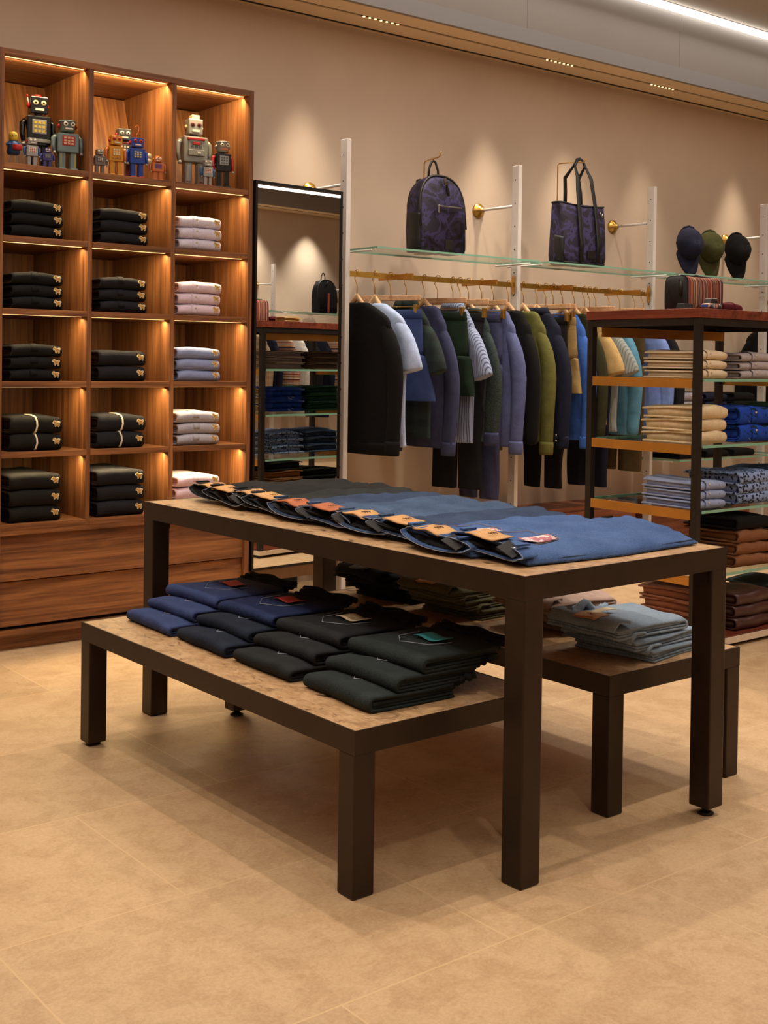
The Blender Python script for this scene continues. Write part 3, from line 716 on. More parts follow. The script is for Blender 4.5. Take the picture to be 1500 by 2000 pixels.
# low wall cabinets
def low_cabinet(x0, x1, label):
    t = thing('low_cabinet', label, 'cabinet', (x0, 4.72, 0), 0, 'low wall cabinets')
    w = x1-x0; d = YW-4.722
    obj('carcass', MB().box(0, w, .012, d, .03, .29), cabwood, t, bevel=.002)
    obj('plinth', MB().box(.01, w-.01, .03, d, 0, .03), black_m, t)
    for k in range(2):
        a, b = .012+k*(w-.024)/2, .012+(k+1)*(w-.024)/2-.003
        dr = obj('drawer', MB().box(a, b, 0, .011, .045, .262), cabwood, t, bevel=.001)
        obj('handle_slot', MB().box((a+b)/2-.05, (a+b)/2+.05, -.0006, 0, .2, .222), black_m, dr)
    return t
low_cabinet(3.55, 4.585, 'low red brown wall cabinet under the first run of hanging clothes')
low_cabinet(4.655, 5.70, 'low red brown wall cabinet under the second run of hanging clothes')
low_cabinet(5.83, 6.84, 'low red brown wall cabinet behind the black display stand')

# ------------------------------------------------------------------ hangers and hanging clothes
def hook(mb, ztop=0.0, zb=-.105):
    p = [(0, 0, zb-.02), (0, 0, zb+.035), (0, .006, zb+.05), (0, .018, zb+.07)]
    for k in range(12):
        a = -.5+k*(PI+.9)/11
        p.append((0, .018*math.cos(a)-.0005, ztop-.012+.0185*math.sin(a)))
    return mb.tube([(x, y, z) for x, y, z in p], .0024, 6)
def make_hanger():
    t = thing('clothes_hanger', 'x', 'hanger')
    rings = []
    n = 16
    for k in range(n+1):
        s = -1+2*k/n; y = s*.125; a = abs(s)
        z = -.125-.125*a**1.15; hh = .013+.007*(1-a); w = .009+.009*a**1.6
        rings.append([(w*math.cos(q)*1.0, y, z+hh*math.sin(q)) for q in [2*PI*j/10 for j in range(10)]])
    obj('shoulders', MB().loft(rings), ply, t, True)
    obj('hook', hook(MB(), 0, -.105), brass_m, t, True)
    return t
def make_trouser_hanger():
    t = thing('trouser_hanger', 'x', 'hanger')
    obj('bar', MB().box(-.006, .006, -.17, .17, -.135, -.108), ply_x, t, bevel=.003)
    obj('hook', hook(MB(), 0, -.105), brass_m, t, True)
    obj('clip_rod', MB().tube([(0, -.165, -.136), (0, -.165, -.165), (0, .165, -.165), (0, .165, -.136)], .002, 6), brass_m, t, True)
    for s in (-1, 1): obj('clip', MB().box(-.012, .012, s*.145-.01, s*.145+.01, -.205, -.155), brass_m, t, bevel=.003)
    return t
H_SH, H_TR = make_hanger(), make_trouser_hanger()
CZ = RZ-.135     # collar height of a hanging top
def wr(p, seed, amp):
    return Vector((amp*(nse((p[0]*.3, p[1], p[2]*.25), 19, seed)*1.3+nse((p[0], p[1], p[2]*.22), 38, seed+2)*.5), amp*.5*nse((p[0], p[1], p[2]*.4), 10, seed+7), amp*.15*nse(p, 8, seed+4)))
def hang_top(name, m, L=.72, half=.225, hem=None, sleeve='long', sl=.62, thick=.034, seed=1, out=.05, neck=.075, cuff=None, collar=None, buttons=0, hem_band=None):
    hem = hem or half*1.02
    rows = [(0, neck, .026), (-.006, neck+.012, .03), (-.022, neck+.045, .031), (-.05, half*.74, .03), (-.08, half*.93, .03), (-.105, half*.985, .03), (-.14, half, thick)]
    rows += [(-L*k, half*(.97 if k < .5 else .98)+(hem-half)*k, thick*(1+.12*math.sin(k*3))) for k in (.28, .4, .5, .6, .7, .8, .9, .97)]+[(-L*.995, hem, thick*1.02), (-L, hem*.995, thick)]
    mb = MB(); rings = []
    for z, w, t in rows:
        rings.append([Vector(p)+wr(p, seed, .012*min(1, -z*4)) for p in superring(0, 0, z, t, w, 32, 2.4)])
    mb.loft(rings)
    if sleeve:
        for s in (-1, 1):
            if sleeve == 'long':
                path = [(0, s*(half-.075), -.085), (0, s*(half-.05), -.125), (.003, s*(half-.01+out*.4), -.22), (.004, s*(half+out), -.36), (.0, s*(half+out*.9), -.5), (-.006, s*(half+out*.75), -sl+.03), (-.006, s*(half+out*.7), -sl)]
                rad = [.02, .042, .052, .05, .046, .041, .042]
            else:
                path = [(0, s*(half-.08), -.08), (0, s*(half-.055), -.12), (0, s*(half-.02+out*.3), -.19), (0, s*(half+out*.75), -sl*.85), (0, s*(half+out*.95), -sl*.985), (0, s*(half+out*.97), -sl)]
                rad = [.02, .05, .064, .074, .078, .077]
            rings = []
            for i, (p, r) in enumerate(zip(path, rad)):
                p = Vector(p); d = (Vector(path[min(i+1, len(path)-1)])-Vector(path[max(i-1, 0)])).normalized()
                v = Vector((0, -d.z, d.y)); ring = []
                for k in range(16):
                    a = 2*PI*k/16
                    q = p+Vector((1, 0, 0))*math.cos(a)*min(r*.6, .033)+v*math.sin(a)*r
                    ring.append(q+wr(q, seed+13, .011 if i > 1 else .004))
                rings.append(ring)
            mb.loft(rings)
    o = obj(name, mb, m, None, True, sub=1)
    if cuff and sleeve == 'long':
        for s in (-1, 1):
            p0 = Vector((-.006, s*(half+out*.76), -sl+.045)); p1 = Vector((-.006, s*(half+out*.68), -sl-.022))
            obj('cuff', MB().loft([[p+Vector((math.cos(a)*.03*k, math.sin(a)*.047*k, 0)) for a in [2*PI*j/16 for j in range(16)]] for p, k in ((p0, .92), (p0*.8+p1*.2, .97), (p0*.2+p1*.8, .95), (p1, .9))]), cuff, o, True)
    if collar:
        obj('collar', MB().loft([superring(0, 0, z, a, b, 24, 2.2) for z, a, b in ((-.02, .034, neck+.025), (.004, .034, neck+.012), (.022, .03, neck), (.018, .026, neck-.008), (-.005, .026, neck))], True, True), collar, o, True)
    if hem_band:
        obj('hem_band', MB().loft([superring(-.0, 0, z, thick*k+.002, hem*k2+.003, 32, 2.4) for z, k, k2 in ((-L+.055, 1.06, 1.0), (-L+.04, 1.1, 1.01), (-L-.004, 1.0, .97))]), hem_band, o, True)
    if buttons:
        for i in range(buttons):
            obj('button', MB().ell((-.045, -half-out*.6, -sl+.02+i*.03), (.003, .005, .005), 8, 6), button_m, o, True)
    return o
def hang_bottom(name, m, L, half=.185, hemh=.105, crotch=.27, seed=3, thick=.03, splay=0):
    mb = MB(); rings = []
    for z, w, t in [(0, half*.94, .012), (-.015, half*.95, .016), (-.05, half*.97, .024), (-.12, half, thick), (-.2, half*1.03, thick*1.1), (-crotch, half*1.06, thick*1.1)]:
        rings.append([Vector(p)+wr(p, seed, .008*min(1, -z*9)) for p in superring(0, 0, z, t, w, 32, 2.6)])
    mb.loft(rings)
    for s in (-1, 1):
        rings = []; n = 11
        for i in range(n+1):
            k = [0, .1, .2, .32, .44, .56, .68, .8, .9, .97, .996, 1][i]; z = -crotch+.03-(L-crotch+.03)*k
            w = half*.53*(1-k)+hemh*k; c = s*(half*.53+(hemh-half*.53)*k*.4+splay*k)
            rings.append([Vector(p)+wr(p, seed+s, .012) for p in superring(.004*math.sin(k*5), c, z, thick*(1-.25*k), w, 20, 2.4)])
        mb.loft(rings)
    o = obj(name, mb, m, None, True, sub=1)
    obj('waistband', MB().loft([superring(0, 0, z, t, half*w, 32, 2.6) for z, t, w in ((.004, .013, .94), (-.002, .016, .95), (-.036, .0235, .975), (-.04, .02, .96))]), m, o, True)
    return o
def hang(kind, x, o, hlab, label, cat, yaw=0, dy=0, group='clothes hanging on the back wall rails', y=RY, z=RZ, flip=0):
    h = dup(H_SH if kind == 's' else H_TR, (x, y+dy*0, z+.0015), yaw, hlab)
    h['category'] = 'hanger'; h['group'] = 'wooden hangers on the brass rails'
    o.location = (x, y, z-.15 if kind == 's' else z-.182); o.rotation_euler = (0, 0, yaw+flip)
    tag(o, label, cat, group)
W_ = [  # kind, X, builder args, label, cat, yaw
    ('s', 3.552, lambda: hang_top('sweater', F['black'], .72, .25, sl=.70, seed=1, cuff=F['black'], hem_band=F['black'], out=.03), 'black crew neck sweater, first garment next to the mirror', 'sweater', .06),
    ('s', 3.661, lambda: hang_top('tee_shirt', F['lightblue'], .69, .245, sleeve='short', sl=.33, seed=2, out=.045), 'light blue short sleeved tee behind the black sweater', 'tee shirt', .0),
    ('t', 3.760, lambda: hang_bottom('shorts', D['shorts'], .44, .185, .135, .24, 4, .034, .02), 'blue denim shorts clipped beside the light blue tee', 'shorts', .35),
    ('s', 3.859, lambda: hang_top('polo_shirt', tartan_m, .66, 0.189, sleeve='short', sl=.34, seed=5, collar=tartan_m, out=.05), 'dark green tartan short sleeved polo behind the denim shorts', 'polo shirt', 0),
    ('s', 3.977, lambda: hang_top('sweater', F['slate'], .71, 0.170, sl=.72, seed=6, cuff=F['slate'], out=.04), 'slate navy long sleeved top between tartan polo and green shorts', 'sweater', .03),
    ('t', 4.066, lambda: hang_bottom('shorts', F['forest'], .42, .18, .12, .24, 7, .034, .01), 'dark forest green shorts clipped before the pinstriped shirt', 'shorts', .3),
    ('s', 4.170, lambda: hang_top('shirt', striped_shirt_m, .69, 0.174, sleeve='short', sl=.36, seed=8, collar=striped_shirt_m, out=.07), 'blue and white pinstriped short sleeved shirt on the rail', 'shirt', -.03),
    ('t', 4.220, lambda: hang_bottom('trousers', F['nearblack'], .90, 0.148, 0.072, .27, 9, .024, .0), 'long black trousers hanging below the pinstriped shirt hem', 'trousers', .3),
    ('s', 4.279, lambda: hang_top('cardigan', melange_m, .69, 0.163, sl=.68, seed=10, cuff=F['slate'], out=.04), 'charcoal flecked knit cardigan with plain dark cuffs', 'cardigan', 0),
    ('t', 4.373, lambda: hang_bottom('trousers', F['slate'], .96, 0.139, 0.061, .27, 11, .03, .0), 'long slate navy trousers left of the second white post', 'trousers', .12),
    ('s', 4.457, lambda: hang_top('sweater', F['slateblue'], .72, 0.167, sl=.73, seed=12, cuff=F['slateblue'], out=.03), 'dusty slate blue sweater just left of the second white post', 'sweater', 0),
    ('s', 4.569, lambda: hang_top('sweater', F['black'], .70, 0.170, sl=.71, seed=13, hem_band=F['black'], out=.02), 'black sweater just right of the second white post', 'sweater', 0),
    ('s', 4.680, lambda: hang_top('sweater', F['olive'], .70, 0.170, sl=.74, seed=14, cuff=F['olive'], out=.03), 'olive green sweater beside the black one', 'sweater', 0),
    ('s', 4.785, lambda: hang_top('shirt', F['midnight'], .70, 0.181, sl=.71, seed=15, collar=F['midnight'], cuff=F['midnight'], buttons=2, out=.03), 'midnight navy collared shirt with button cuffs', 'shirt', 0),
    ('t', 4.853, lambda: hang_bottom('trousers', F['black'], .93, 0.148, 0.058, .27, 16, .026, 0), 'long black trousers showing below the navy shirt', 'trousers', .1),
    ('t', 4.912, lambda: hang_bottom('shorts', F['khaki'], .41, .18, .12, .24, 17, .03, 0), 'khaki shorts clipped between navy shirt and blue sweatshirt', 'shorts', -.02),
    ('s', 4.987, lambda: hang_top('sweatshirt', F['blue'], .70, 0.174, sl=.72, seed=18, cuff=F['blue'], out=.03), 'bright blue sweatshirt left of the black display stand', 'sweatshirt', 0),
    ('s', 5.081, lambda: hang_top('jacket', F['darkolive'], .68, 0.174, sl=.68, seed=19, out=.03), 'dark olive jacket behind the left leg of the display stand', 'jacket', 0),
    ('s', 5.165, lambda: hang_top('tee_shirt', F['sand'], .62, 0.170, sleeve='short', sl=.34, seed=20, out=.06), 'sandy khaki tee seen through the display stand', 'tee shirt', 0),
    ('s', 5.259, lambda: hang_top('shirt', greystripe_m, .66, 0.170, sleeve='short', sl=.34, seed=21, out=.08), 'grey striped short sleeved shirt seen through the display stand', 'shirt', 0),
    ('t', 5.209, lambda: hang_bottom('trousers', F['midnight'], .94, 0.148, 0.061, .27, 22, .022, 0), 'navy trousers hanging to the lowest level behind the display stand', 'trousers', .1),
    ('s', 5.372, lambda: hang_top('sweatshirt', F['teal'], .68, 0.170, sl=.68, seed=23, out=.03), 'teal blue sweatshirt seen through the display stand', 'sweatshirt', 0),
    ('t', 5.466, lambda: hang_bottom('trousers', F['darkolive2'], .86, .18, .08, .27, 24, .03, 0), 'olive brown trousers seen through the display stand', 'trousers', .05),
    ('s', 5.60, lambda: hang_top('shirt', F['blue2'], .66, .22, sl=.6, seed=25, out=.03), 'periwinkle blue shirt near the third white post', 'shirt', 0),
    ('s', 5.675, lambda: hang_top('sweater', F['nearblack'], .66, .23, sl=.66, seed=26, out=.03), 'near-black sweater, last on the rail by the third white post', 'sweater', 0),
    ('s', 7.02, lambda: hang_top('sweater', F['black'], .7, .23, sl=.68, seed=27, out=.03), 'black sweater on the rail beyond the fourth white post', 'sweater', 0),
]
F['darkolive2'] = fabric('fabric olive brown', hexc('4a3c22')); F['blue2'] = fabric('fabric hydrangea', hexc('6f86c4'))
for k, x, fn, lab, cat, yaw in W_:
    hang(k, x, fn(), ('pale wooden hanger holding the ' if k == 's' else 'pale wooden clip hanger holding the ')+' '.join(lab.split(',')[0].split(' ')[:10]), lab, cat, yaw)
# ------------------------------------------------------------------ backpack and its stand
def arch(hw, h, n=22, e=2.5, z0=0.0, shoulder=.55):
    """half width hw, height h outline in (x,z): flat bottom, arched top"""
    p = [(-hw*.97, z0), ]
    p = []
    for k in range(n+1):
        a = PI*k/n
        p.append((hw*math.copysign(abs(math.cos(a))**(2/e), math.cos(a)), h*shoulder+(h*(1-shoulder))*abs(math.sin(a))**(2/2.2)))
    p += [(-hw*1.02, h*.3), (-hw*1.0, h*.06), (-hw*.93, 0), (0, 0), (hw*.93, 0), (hw*1.0, h*.06), (hw*1.02, h*.3)]
    return p
def backpack(loc, rot, label, m, strip=None, sc_=1.0, camo=True):
    t = thing('backpack', label, 'backpack', loc, rot)
    hw, h, d = .148*sc_, .385*sc_, .135*sc_
    pl = arch(hw, h)
    rings = []
    for y, k in ((d, .9), (d*.92, .97), (d*.55, 1.0), (.018, .99), (.006, .965), (0, .93)):
        rings.append([Vector((x*k, y+(.03*(z/h)**2 if y < d*.5 else 0), z*(k if z > h*.3 else 1)+(1-k)*.02))+Vector((nse((x, y, z), 14, 3)*.004, nse((x, y, z), 12, 5)*.004, 0)) for x, z in pl])
    b = obj('body', MB().loft(rings), m, t, True)
    # zip track round the front edge
    tr = [(x*.985, .012+.03*(z/h)**2, z*.985+.004) for x, z in pl[:-7] ]
    tr = [(hw*1.0, .012, h*.33)]+tr+[(-hw*1.0, .012, h*.33)]
    obj('zip_track', MB().tube(tr, .0065, 8), leather_m, t, True)
    pl_ = obj('zip_puller', MB().box(-.006, .006, -.006, -.001, -.085, -.012), leather_m, t, bevel=.001); pl_.location = (.01, .015, h*.94); pl_.rotation_euler = (.15, -.42, 0)
    pm = obj('zip_slider', MB().box(-.006, .006, -.008, .0, -.03, .0), steel_m, t, bevel=.001); pm.location = (.004, .017, h*.955); pm.rotation_euler = (.1, -.3, 0)
    if strip: obj('stripe_panel', MB().box(-.014, .014, -.004, .0005, .01, h*.6), strip, t, bevel=.001)
    else:
        zp = obj('pocket_zip', MB().box(-.052, .105, -.004, .006, h*.585, h*.585+.006), steel_m, t, bevel=.001)
        obj('zip_pull', MB().box(-.052, -.04, -.009, -.003, h*.585-.032, h*.585+.008), steel_m, zp, bevel=.003)
        obj('leather_patch', MB().box(.0, .052, -.0035, .002, .018, .066), leather_m, t, bevel=.001)
        obj('side_pocket', MB().loft([[(-hw*(1.035-.06*(k/6)**2)-.008*math.sin(k*PI/6)*(1.2-z/h*1.2), .014+d*.74*k/6, z+.012*(k/6)*(z > .15)) for k in range(7)]+[(-hw*.88, .014+d*.74, z), (-hw*.88, .014, z)] for z in (.012, .06, .12, h*.46, h*.485)]), nylon_m, t, True)
    obj('base_trim', MB().loft([[(x*k, y, z) for x, y in ((-hw*.93, .002), (hw*.93, .002), (hw*.95, d*.95), (-hw*.95, d*.95))] for z, k in ((.0, .98), (.012, 1.005))]), nylon_m, t, bevel=.003)
    obj('top_handle', MB().tube([(-.03, d*.72, h*.96), (-.028, d*.7, h+.035), (-.014, d*.7, h+.07), (.0, d*.7, h+.08), (.014, d*.7, h+.072), (.03, d*.7, h+.035), (.034, d*.7, h*.965)], .0075, 8, .55), leather_m, t, True)
    obj('yoke', MB().box(-.075, .075, d*.78, d+.012, h*.82, h*.965), leather_m, t, bevel=.012)
    return t
BP = (3.965, 4.515, SZ+.001)
bp = backpack(BP, .0, 'navy camouflage backpack standing on the glass shelf', camo_m)
st = thing('bag_stand', 'thin brass hook stand rising behind the camouflage backpack', 'bag stand', (3.965, 4.515, SZ+.001))
obj('rod', MB().tube([(0, .165, .006), (0, .165, .3), (0, .165, .46), (0, .158, .468), (0, .095, .476), (0, .06, .476), (0, .045, .484), (0, .038, .505)], .0032, 8), brass_m, st, True)
obj('foot', MB().box(-.04, .04, .145, .19, 0, .006), brass_m, st, bevel=.002)

# ------------------------------------------------------------------ tote bag
TB = (4.985, 4.50, SZ+.001)
t = thing('tote_bag', 'navy camouflage tote bag with long black straps on the glass shelf', 'tote bag', TB)
hw, h, d = .178, .335, .15
rings = []
for z, kx, ky in ((0, .93, .8), (.01, .97, .94), (.05, 1.0, 1.0), (.15, 1.0, .92), (.25, 1.0, .78), (.31, 1.0, .66), (h, 1.01, .6)):
    r = superring(0, d/2, z, hw*kx, d/2*ky, 36, 5)
    rings.append([Vector((x, y, zz+(-.014*(1-(x/hw)**2) if z > .3 else 0)))+Vector((nse((x, y, zz), 12, 2)*.003, nse((x, y, zz), 11, 8)*.007, 0)) for x, y, zz in r])
obj('body', MB().loft(rings), camo_m, t, True)
rim = rings[-1]; obj('rim', MB().tube(rim+[rim[0]], .0045, 6), nylon_m, t, True)
def strap(mb, pts, w, th=.003, wv=(1, 0, 0)):
    rr = []
    for i, p in enumerate(pts):
        p = Vector(p); d_ = (Vector(pts[min(i+1, len(pts)-1)])-Vector(pts[max(i-1, 0)])).normalized()
        wv_ = Vector(wv) - d_*Vector(wv).dot(d_); wv_ = wv_.normalized() if wv_.length > .05 else Vector((0, 0, 1)); nn = d_.cross(wv_).normalized()
        ww = w[i] if isinstance(w, (list, tuple)) else w
        rr.append([p+wv_*ww/2+nn*th/2, p-wv_*ww/2+nn*th/2, p-wv_*ww/2-nn*th/2, p+wv_*ww/2-nn*th/2])
    return mb.loft(rr)
for y, nm in ((-.006, 'front'), (d*.86, 'back')):
    p0 = [(-.055, y, .015), (-.058, y-.004, .12), (-.058, y+.012, .24), (-.056, y+.022, .32)] if nm == 'front' else [(-.055, d*.81, .30)]
    p1 = [(.075, y+.022, .32), (.078, y+.012, .24), (.078, y-.004, .12), (.075, y, .015)] if nm == 'front' else [(.075, d*.81, .30)]
    yb = .03 if nm == 'front' else d*.78
    loop = [(-.052, yb, .40), (-.043, yb+.012, .48), (-.03, d*.5, .545), (-.008, d*.5, .58), (.014, d*.5, .585), (.036, d*.5, .575), (.055, d*.5, .545), (.064, yb+.012, .48), (.07, yb, .40)]
    if nm == 'back': loop = [(x-.012*0+.0, y2+.006, z+.004) for x, y2, z in loop]
    pts = p0+loop+p1
    obj('strap', strap(MB(), pts, [.026 if (z < .5) else .014 for _, _, z in pts], .004), nylon_m, t, True)
obj('leather_patch', MB().box(-.008, .05, -.008, .0, .035, .08), leather_m, t, bevel=.001)
obj('clip', MB().tube([(.115, .018, .30), (.115, .01, .285), (.12, .005, .27), (.128, .006, .272), (.127, .014, .29)], .0028, 6), steel_m, t, True)
obj('side_pocket', MB().loft([[(-hw*(kx-.05*(k/6)**2)-.003*math.sin(k*PI/6), .02+d*.55*k/6, z+.02*k/6*zk) for k in range(7)]+[(-hw*.9, .02+d*.55, z+.02*zk), (-hw*.9, .018, z)] for z, kx, zk in ((.012, .985, 0), (.08, 1.012, 0), (.135, 1.015, .6), (.145, 1.008, 1))]), nylon_m, t, True)
obj('base_panel', MB().loft([superring(0, d/2, z, hw*k, d/2*k, 36, 5) for z, k in ((-.0004, .9), (.014, .985))]), nylon_m, t, True)
st = thing('bag_stand', 'thin brass hook stand holding up the tote bag straps', 'bag stand', (4.985, 4.50, SZ+.001))
obj('rod', MB().tube([(-.06, .175, .006), (-.06, .175, .4), (-.06, .175, .555), (-.055, .168, .565), (-.03, .11, .566), (.01, .05, .566), (.014, .03, .585)], .0032, 8), brass_m, st, True)
obj('foot', MB().box(-.1, -.02, .158, .2, 0, .006), brass_m, st, bevel=.002)

# ------------------------------------------------------------------ caps on wooden stands
def cap(loc, rot, label, m):
    t = thing('baseball_cap', label, 'cap', loc, rot, 'baseball caps on the glass shelf')
    # local: brim points down (-z), crown bulges toward -y
    rx_, rz_, ry_ = .082, .098, .112
    rings = []
    n = 28
    for i in range(9):
        a = (PI/2)*i/8.3
        k = math.cos(a)**.85; y = -ry_*math.sin(a)
        rings.append([(rx_*k*math.cos(2*PI*j/n)*(1-.05*abs(math.sin(6*PI*j/n))), y+.012*math.sin(2*PI*j/n), rz_*k*math.sin(2*PI*j/n)*(1-.0*i)) for j in range(n)])
    b = obj('crown', MB().loft([[(x*.94, y+.0, z*.94) for x, y, z in rings[0]]]+rings, False, True), m, t, True)
    def br(u, v):
        x = (u-.5)*2; ln = .098*(1-abs(x)**3.6*.8)
        z = -rz_*math.sqrt(max(0, 1-(x*.9)**2))*.93-ln*v
        return (x*rx_*.93, -.012-.018*(1-x*x)-.012*v+.03*x*x*v, z)
    obj('brim', MB().grid(br, 18, 6), m, t, True, solid=.0035)
    obj('top_button', MB().ell((0, -ry_*.985, 0), (.008, .005, .008), 10, 6), m, b, True)
    obj('back_strap', MB().tube([(-.05, .006, rz_*.72), (-.03, -.004, rz_*.98), (0, -.006, rz_*1.06), (.03, -.004, rz_*.98), (.05, .006, rz_*.72)], .007, 6, .4), m, t, True)
    for sx in (-1, 1): obj('eyelet', MB().ell((sx*.045, -ry_*.66, .04), (.003, .003, .003), 8, 6), black_m, b, True)
    return t
for i, (x, z, k, w, fm) in enumerate(((5.965, 1.833, 'navy', 'leftmost', 'navy'), (6.17, 1.826, 'olive green', 'middle', 'olivecap'), (6.44, 1.83, 'black', 'rightmost', 'black'))):
    if fm == 'olivecap': F['olivecap'] = fabric('fabric cap olive', hexc('3c3d1e'))
    s = thing('cap_stand', 'small turned pale wood stand under the %s baseball cap' % k, 'stand', (x, 4.60, SZ+.001), 0, 'wooden cap stands')
    obj('post', MB().lathe([(.034, 0), (.034, .006), (.014, .012), (.012, .03), (.012, .16), (.03, .17), (.045, .19), (.05, .215), (.04, .24), (.02, .252)], 18), ply, s, True)
    cap((x, 4.585, z), -.42, '%s baseball cap hanging brim down, %s of the three caps' % (k, w), F[fm])

# folded items on the three shelves behind the display stand
pf = tag(folded_shirt('folded_shirt', .2, .24, .047, F['black'], 41, 'button', False), 'x', 'shirt')
pp = tag(folded_shirt('folded_shirt', .2, .24, .047, F['black'], 42, None, False), 'x', 'shirt')
gb = 'folded shirts on the shelves behind the display stand'
def single(p, x, z, mk, lab, y=4.49, n=1, h=.047, mat=None, group=gb, rot=0):
    mm = mat or F[mk]
    for k in range(n):
        o = dup(p, (x, y, z+.001+k*h), rot, lab[k] if isinstance(lab, list) else lab, {'': mm, 'placket': mm}); o['group'] = group
single(pf, 5.885, 1.07, 'lightblue', ['lower pale blue shirt behind the topmost cream stack', 'upper pale blue shirt behind the topmost cream stack'], n=2)
single(pp, 6.14, 1.07, 'tealgreen', ['lower teal green shirt on the upper wall shelf', 'upper teal green shirt on the upper wall shelf'], n=2)
single(pp, 6.40, 1.07, 'emerald', ['lower dark green shirt on the upper wall shelf', 'upper dark green shirt on the upper wall shelf'], n=2)
single(pf, 5.90, .80, 'greylilac', ['bottom grey shirt behind the stand post on the middle wall shelf', 'middle grey shirt behind the stand post on the middle wall shelf', 'top grey shirt behind the stand post on the middle wall shelf'], n=3)
single(pf, 6.14, .80, 'navy', ['bottom navy shirt on the middle wall shelf', 'middle navy shirt on the middle wall shelf', 'top navy shirt on the middle wall shelf'], n=3)
single(pp, 6.42, .80, 'black', ['bottom black shirt at the right of the middle wall shelf', 'middle black shirt at the right of the middle wall shelf', 'top black shirt at the right of the middle wall shelf'], n=3)
for x, w in ((5.9, 'left'), (6.16, 'middle'), (6.43, 'right')): single(pp, x, .55, 'black', 'black folded shirt, %s of three on the lowest wall shelf' % w)
kill(pf); kill(pp)

# ------------------------------------------------------------------ display stand (steel, glass and brass)
GX0, GX1, GY0, GY1, GZ = 3.80, 4.70, 2.862, 3.432, 1.321
g = thing('display_stand', 'black steel display stand with red brown wooden top, brass bars and glass shelves', 'display stand', (GX0, GY0, 0))
gw, gd = GX1-GX0, GY1-GY0
obj('wooden_top', MB().box(0, gw, 0, gd, GZ-.036, GZ), redwood_y, g, bevel=.0015)
PT = .028
for x in (.004, gw-PT-.004):
    for y in (.004, gd-PT-.004): obj('post', MB().box(x, x+PT, y, y+PT, .0, GZ-.036), darksteel_m, g, bevel=.0015)
rl = MB()
for y in (.004, gd-PT-.004): rl.box(PT+.004, gw-PT-.004, y, y+PT, GZ-.064, GZ-.037)
for x in (.004, gw-PT-.004): rl.box(x, x+PT, PT+.004, gd-PT-.004, GZ-.064, GZ-.037)
obj('top_rail', rl, darksteel_m, g)
obj('brass_top_rail', MB().box(.04, gw-.04, gd-.06, gd-.05, GZ-.105, GZ-.066), brassflat_m, g)
GS = [1.052, .798, .548, .296]
for z in GS:
    obj('glass_shelf', MB().box(.012, gw-.012, .002, gd-.002, z-.010, z), glass_m, g)
    obj('glass_edge', MB().box(PT+.006, gw-PT-.006, .0, .002, z-.0105, z+.0003).box(PT+.006, gw-PT-.006, gd-.002, gd, z-.0105, z+.0003), glassedge_m, g)
    for x in (.006, gw-.012): obj('brass_bar', MB().box(x, x+.006, PT+.006, gd-PT-.006, z-.036, z+.001), brassflat_m, g)
obj('base_shelf', MB().box(.008, gw-.008, .006, gd-.006, .040, .046), redwood_x, g)
obj('base_edge', MB().box(.002, gw-.002, .0, gd, .016, .040), whiteslab_m, g)
obj('plinth', MB().box(.03, gw-.03, .03, gd-.03, .0, .016), black_m, g)

pa = tag(folded_shirt('folded_shirt', .185, .265, .037, F['beige'], 51, 'button', False, 1, amp=.010), 'x', 'shirt')
pb = tag(folded_shirt('folded_shirt', .185, .265, .05, F['beige'], 52, None, False, 1, amp=.013), 'x', 'shirt')
pk = tag(folded_shirt('folded_sweater', .185, .265, .05, F['tan'], 53, None, False, 1, amp=.012), 'x', 'sweater')
X1, X2, YF_ = GX0+.135, GX0+.435, GY0+.035
sn = {2: ['lower', 'upper'], 3: ['bottom', 'middle', 'top'], 4: ['lowest', 'third', 'second', 'topmost']}
def gstack(p, x, z, n, h, what, where, mat, y=YF_, rot=0, grp='folded clothes on the display stand'):
    for k in range(n):
        o = dup(p, (x+random.uniform(-.005, .005), y+random.uniform(-.004, .004), z+.0012+k*h*.985), rot+random.uniform(-.03, .03), '%s %s %s' % (sn[n][k] if n > 1 else 'single', what, where), {'': mat, 'placket': mat}, (1.32 if x < GX0+.6 else 1.42, 1, 1) if x > GX0+.3 else None); o['group'] = grp
gstack(pa, X1, GS[0], 3, .037, 'cream bird print shirt', 'in the left front stack of the uppermost glass shelf', printcream_m)
gstack(pa, X2, GS[0], 3, .035, 'pale grey shirt', 'in the stack right of the cream bird print shirts', F['grey'])
gstack(pb, X1, GS[1], 3, .049, 'plain cream shirt', 'in the left front stack of the second glass shelf', F['cream'])
p2 = tag(folded_shirt('folded_shirt', .19, .265, .072, floral_m, 54, 'button', False, 2, amp=.008), 'x', 'shirt')
gstack(p2, X2, GS[1], 2, .072, 'royal blue leaf print shirt', 'right of the plain cream shirts', floral_m)
gstack(pa, X1, GS[2], 3, .036, 'light blue small print shirt', 'in the left front stack of the third glass shelf', printblue_m)
gstack(pb, X2, GS[2], 3, .04, 'blue leopard print shirt', 'right of the light blue printed shirts', leopard_m)
gstack(pk, X1, GS[3], 1, .05, 'rust orange sweater', 'lying beneath the dark striped knit on the fourth shelf', F['rust'])
o = dup(pk, (X1, YF_, GS[3]+.052), 0, 'dark knit with cream sleeve stripes on the rust sweater', {'': F['nearblack']}); o['group'] = 'folded clothes on the display stand'
obj('sleeve_stripe', MB().sheet([(.15, .049), (.11, .051), (.06, .0515)], -.094, -.084, 2, .004).sheet([(.15, .049), (.11, .051), (.06, .0515)], -.076, -.066, 2, .004), F['white'], o, True)
gstack(pk, X2, GS[3], 3, .05, 'camel brown sweater', 'on the fourth shelf beside the dark striped knit', camel_m)
gstack(pb, X1, .046, 4, .046, 'brown spotted shirt', 'at the left front of the base shelf', brownspot_m)
gstack(pb, X2, .046, 3, .05, 'dark brown leather shirt', 'on the base shelf beside the spotted shirts', brownleather_m)
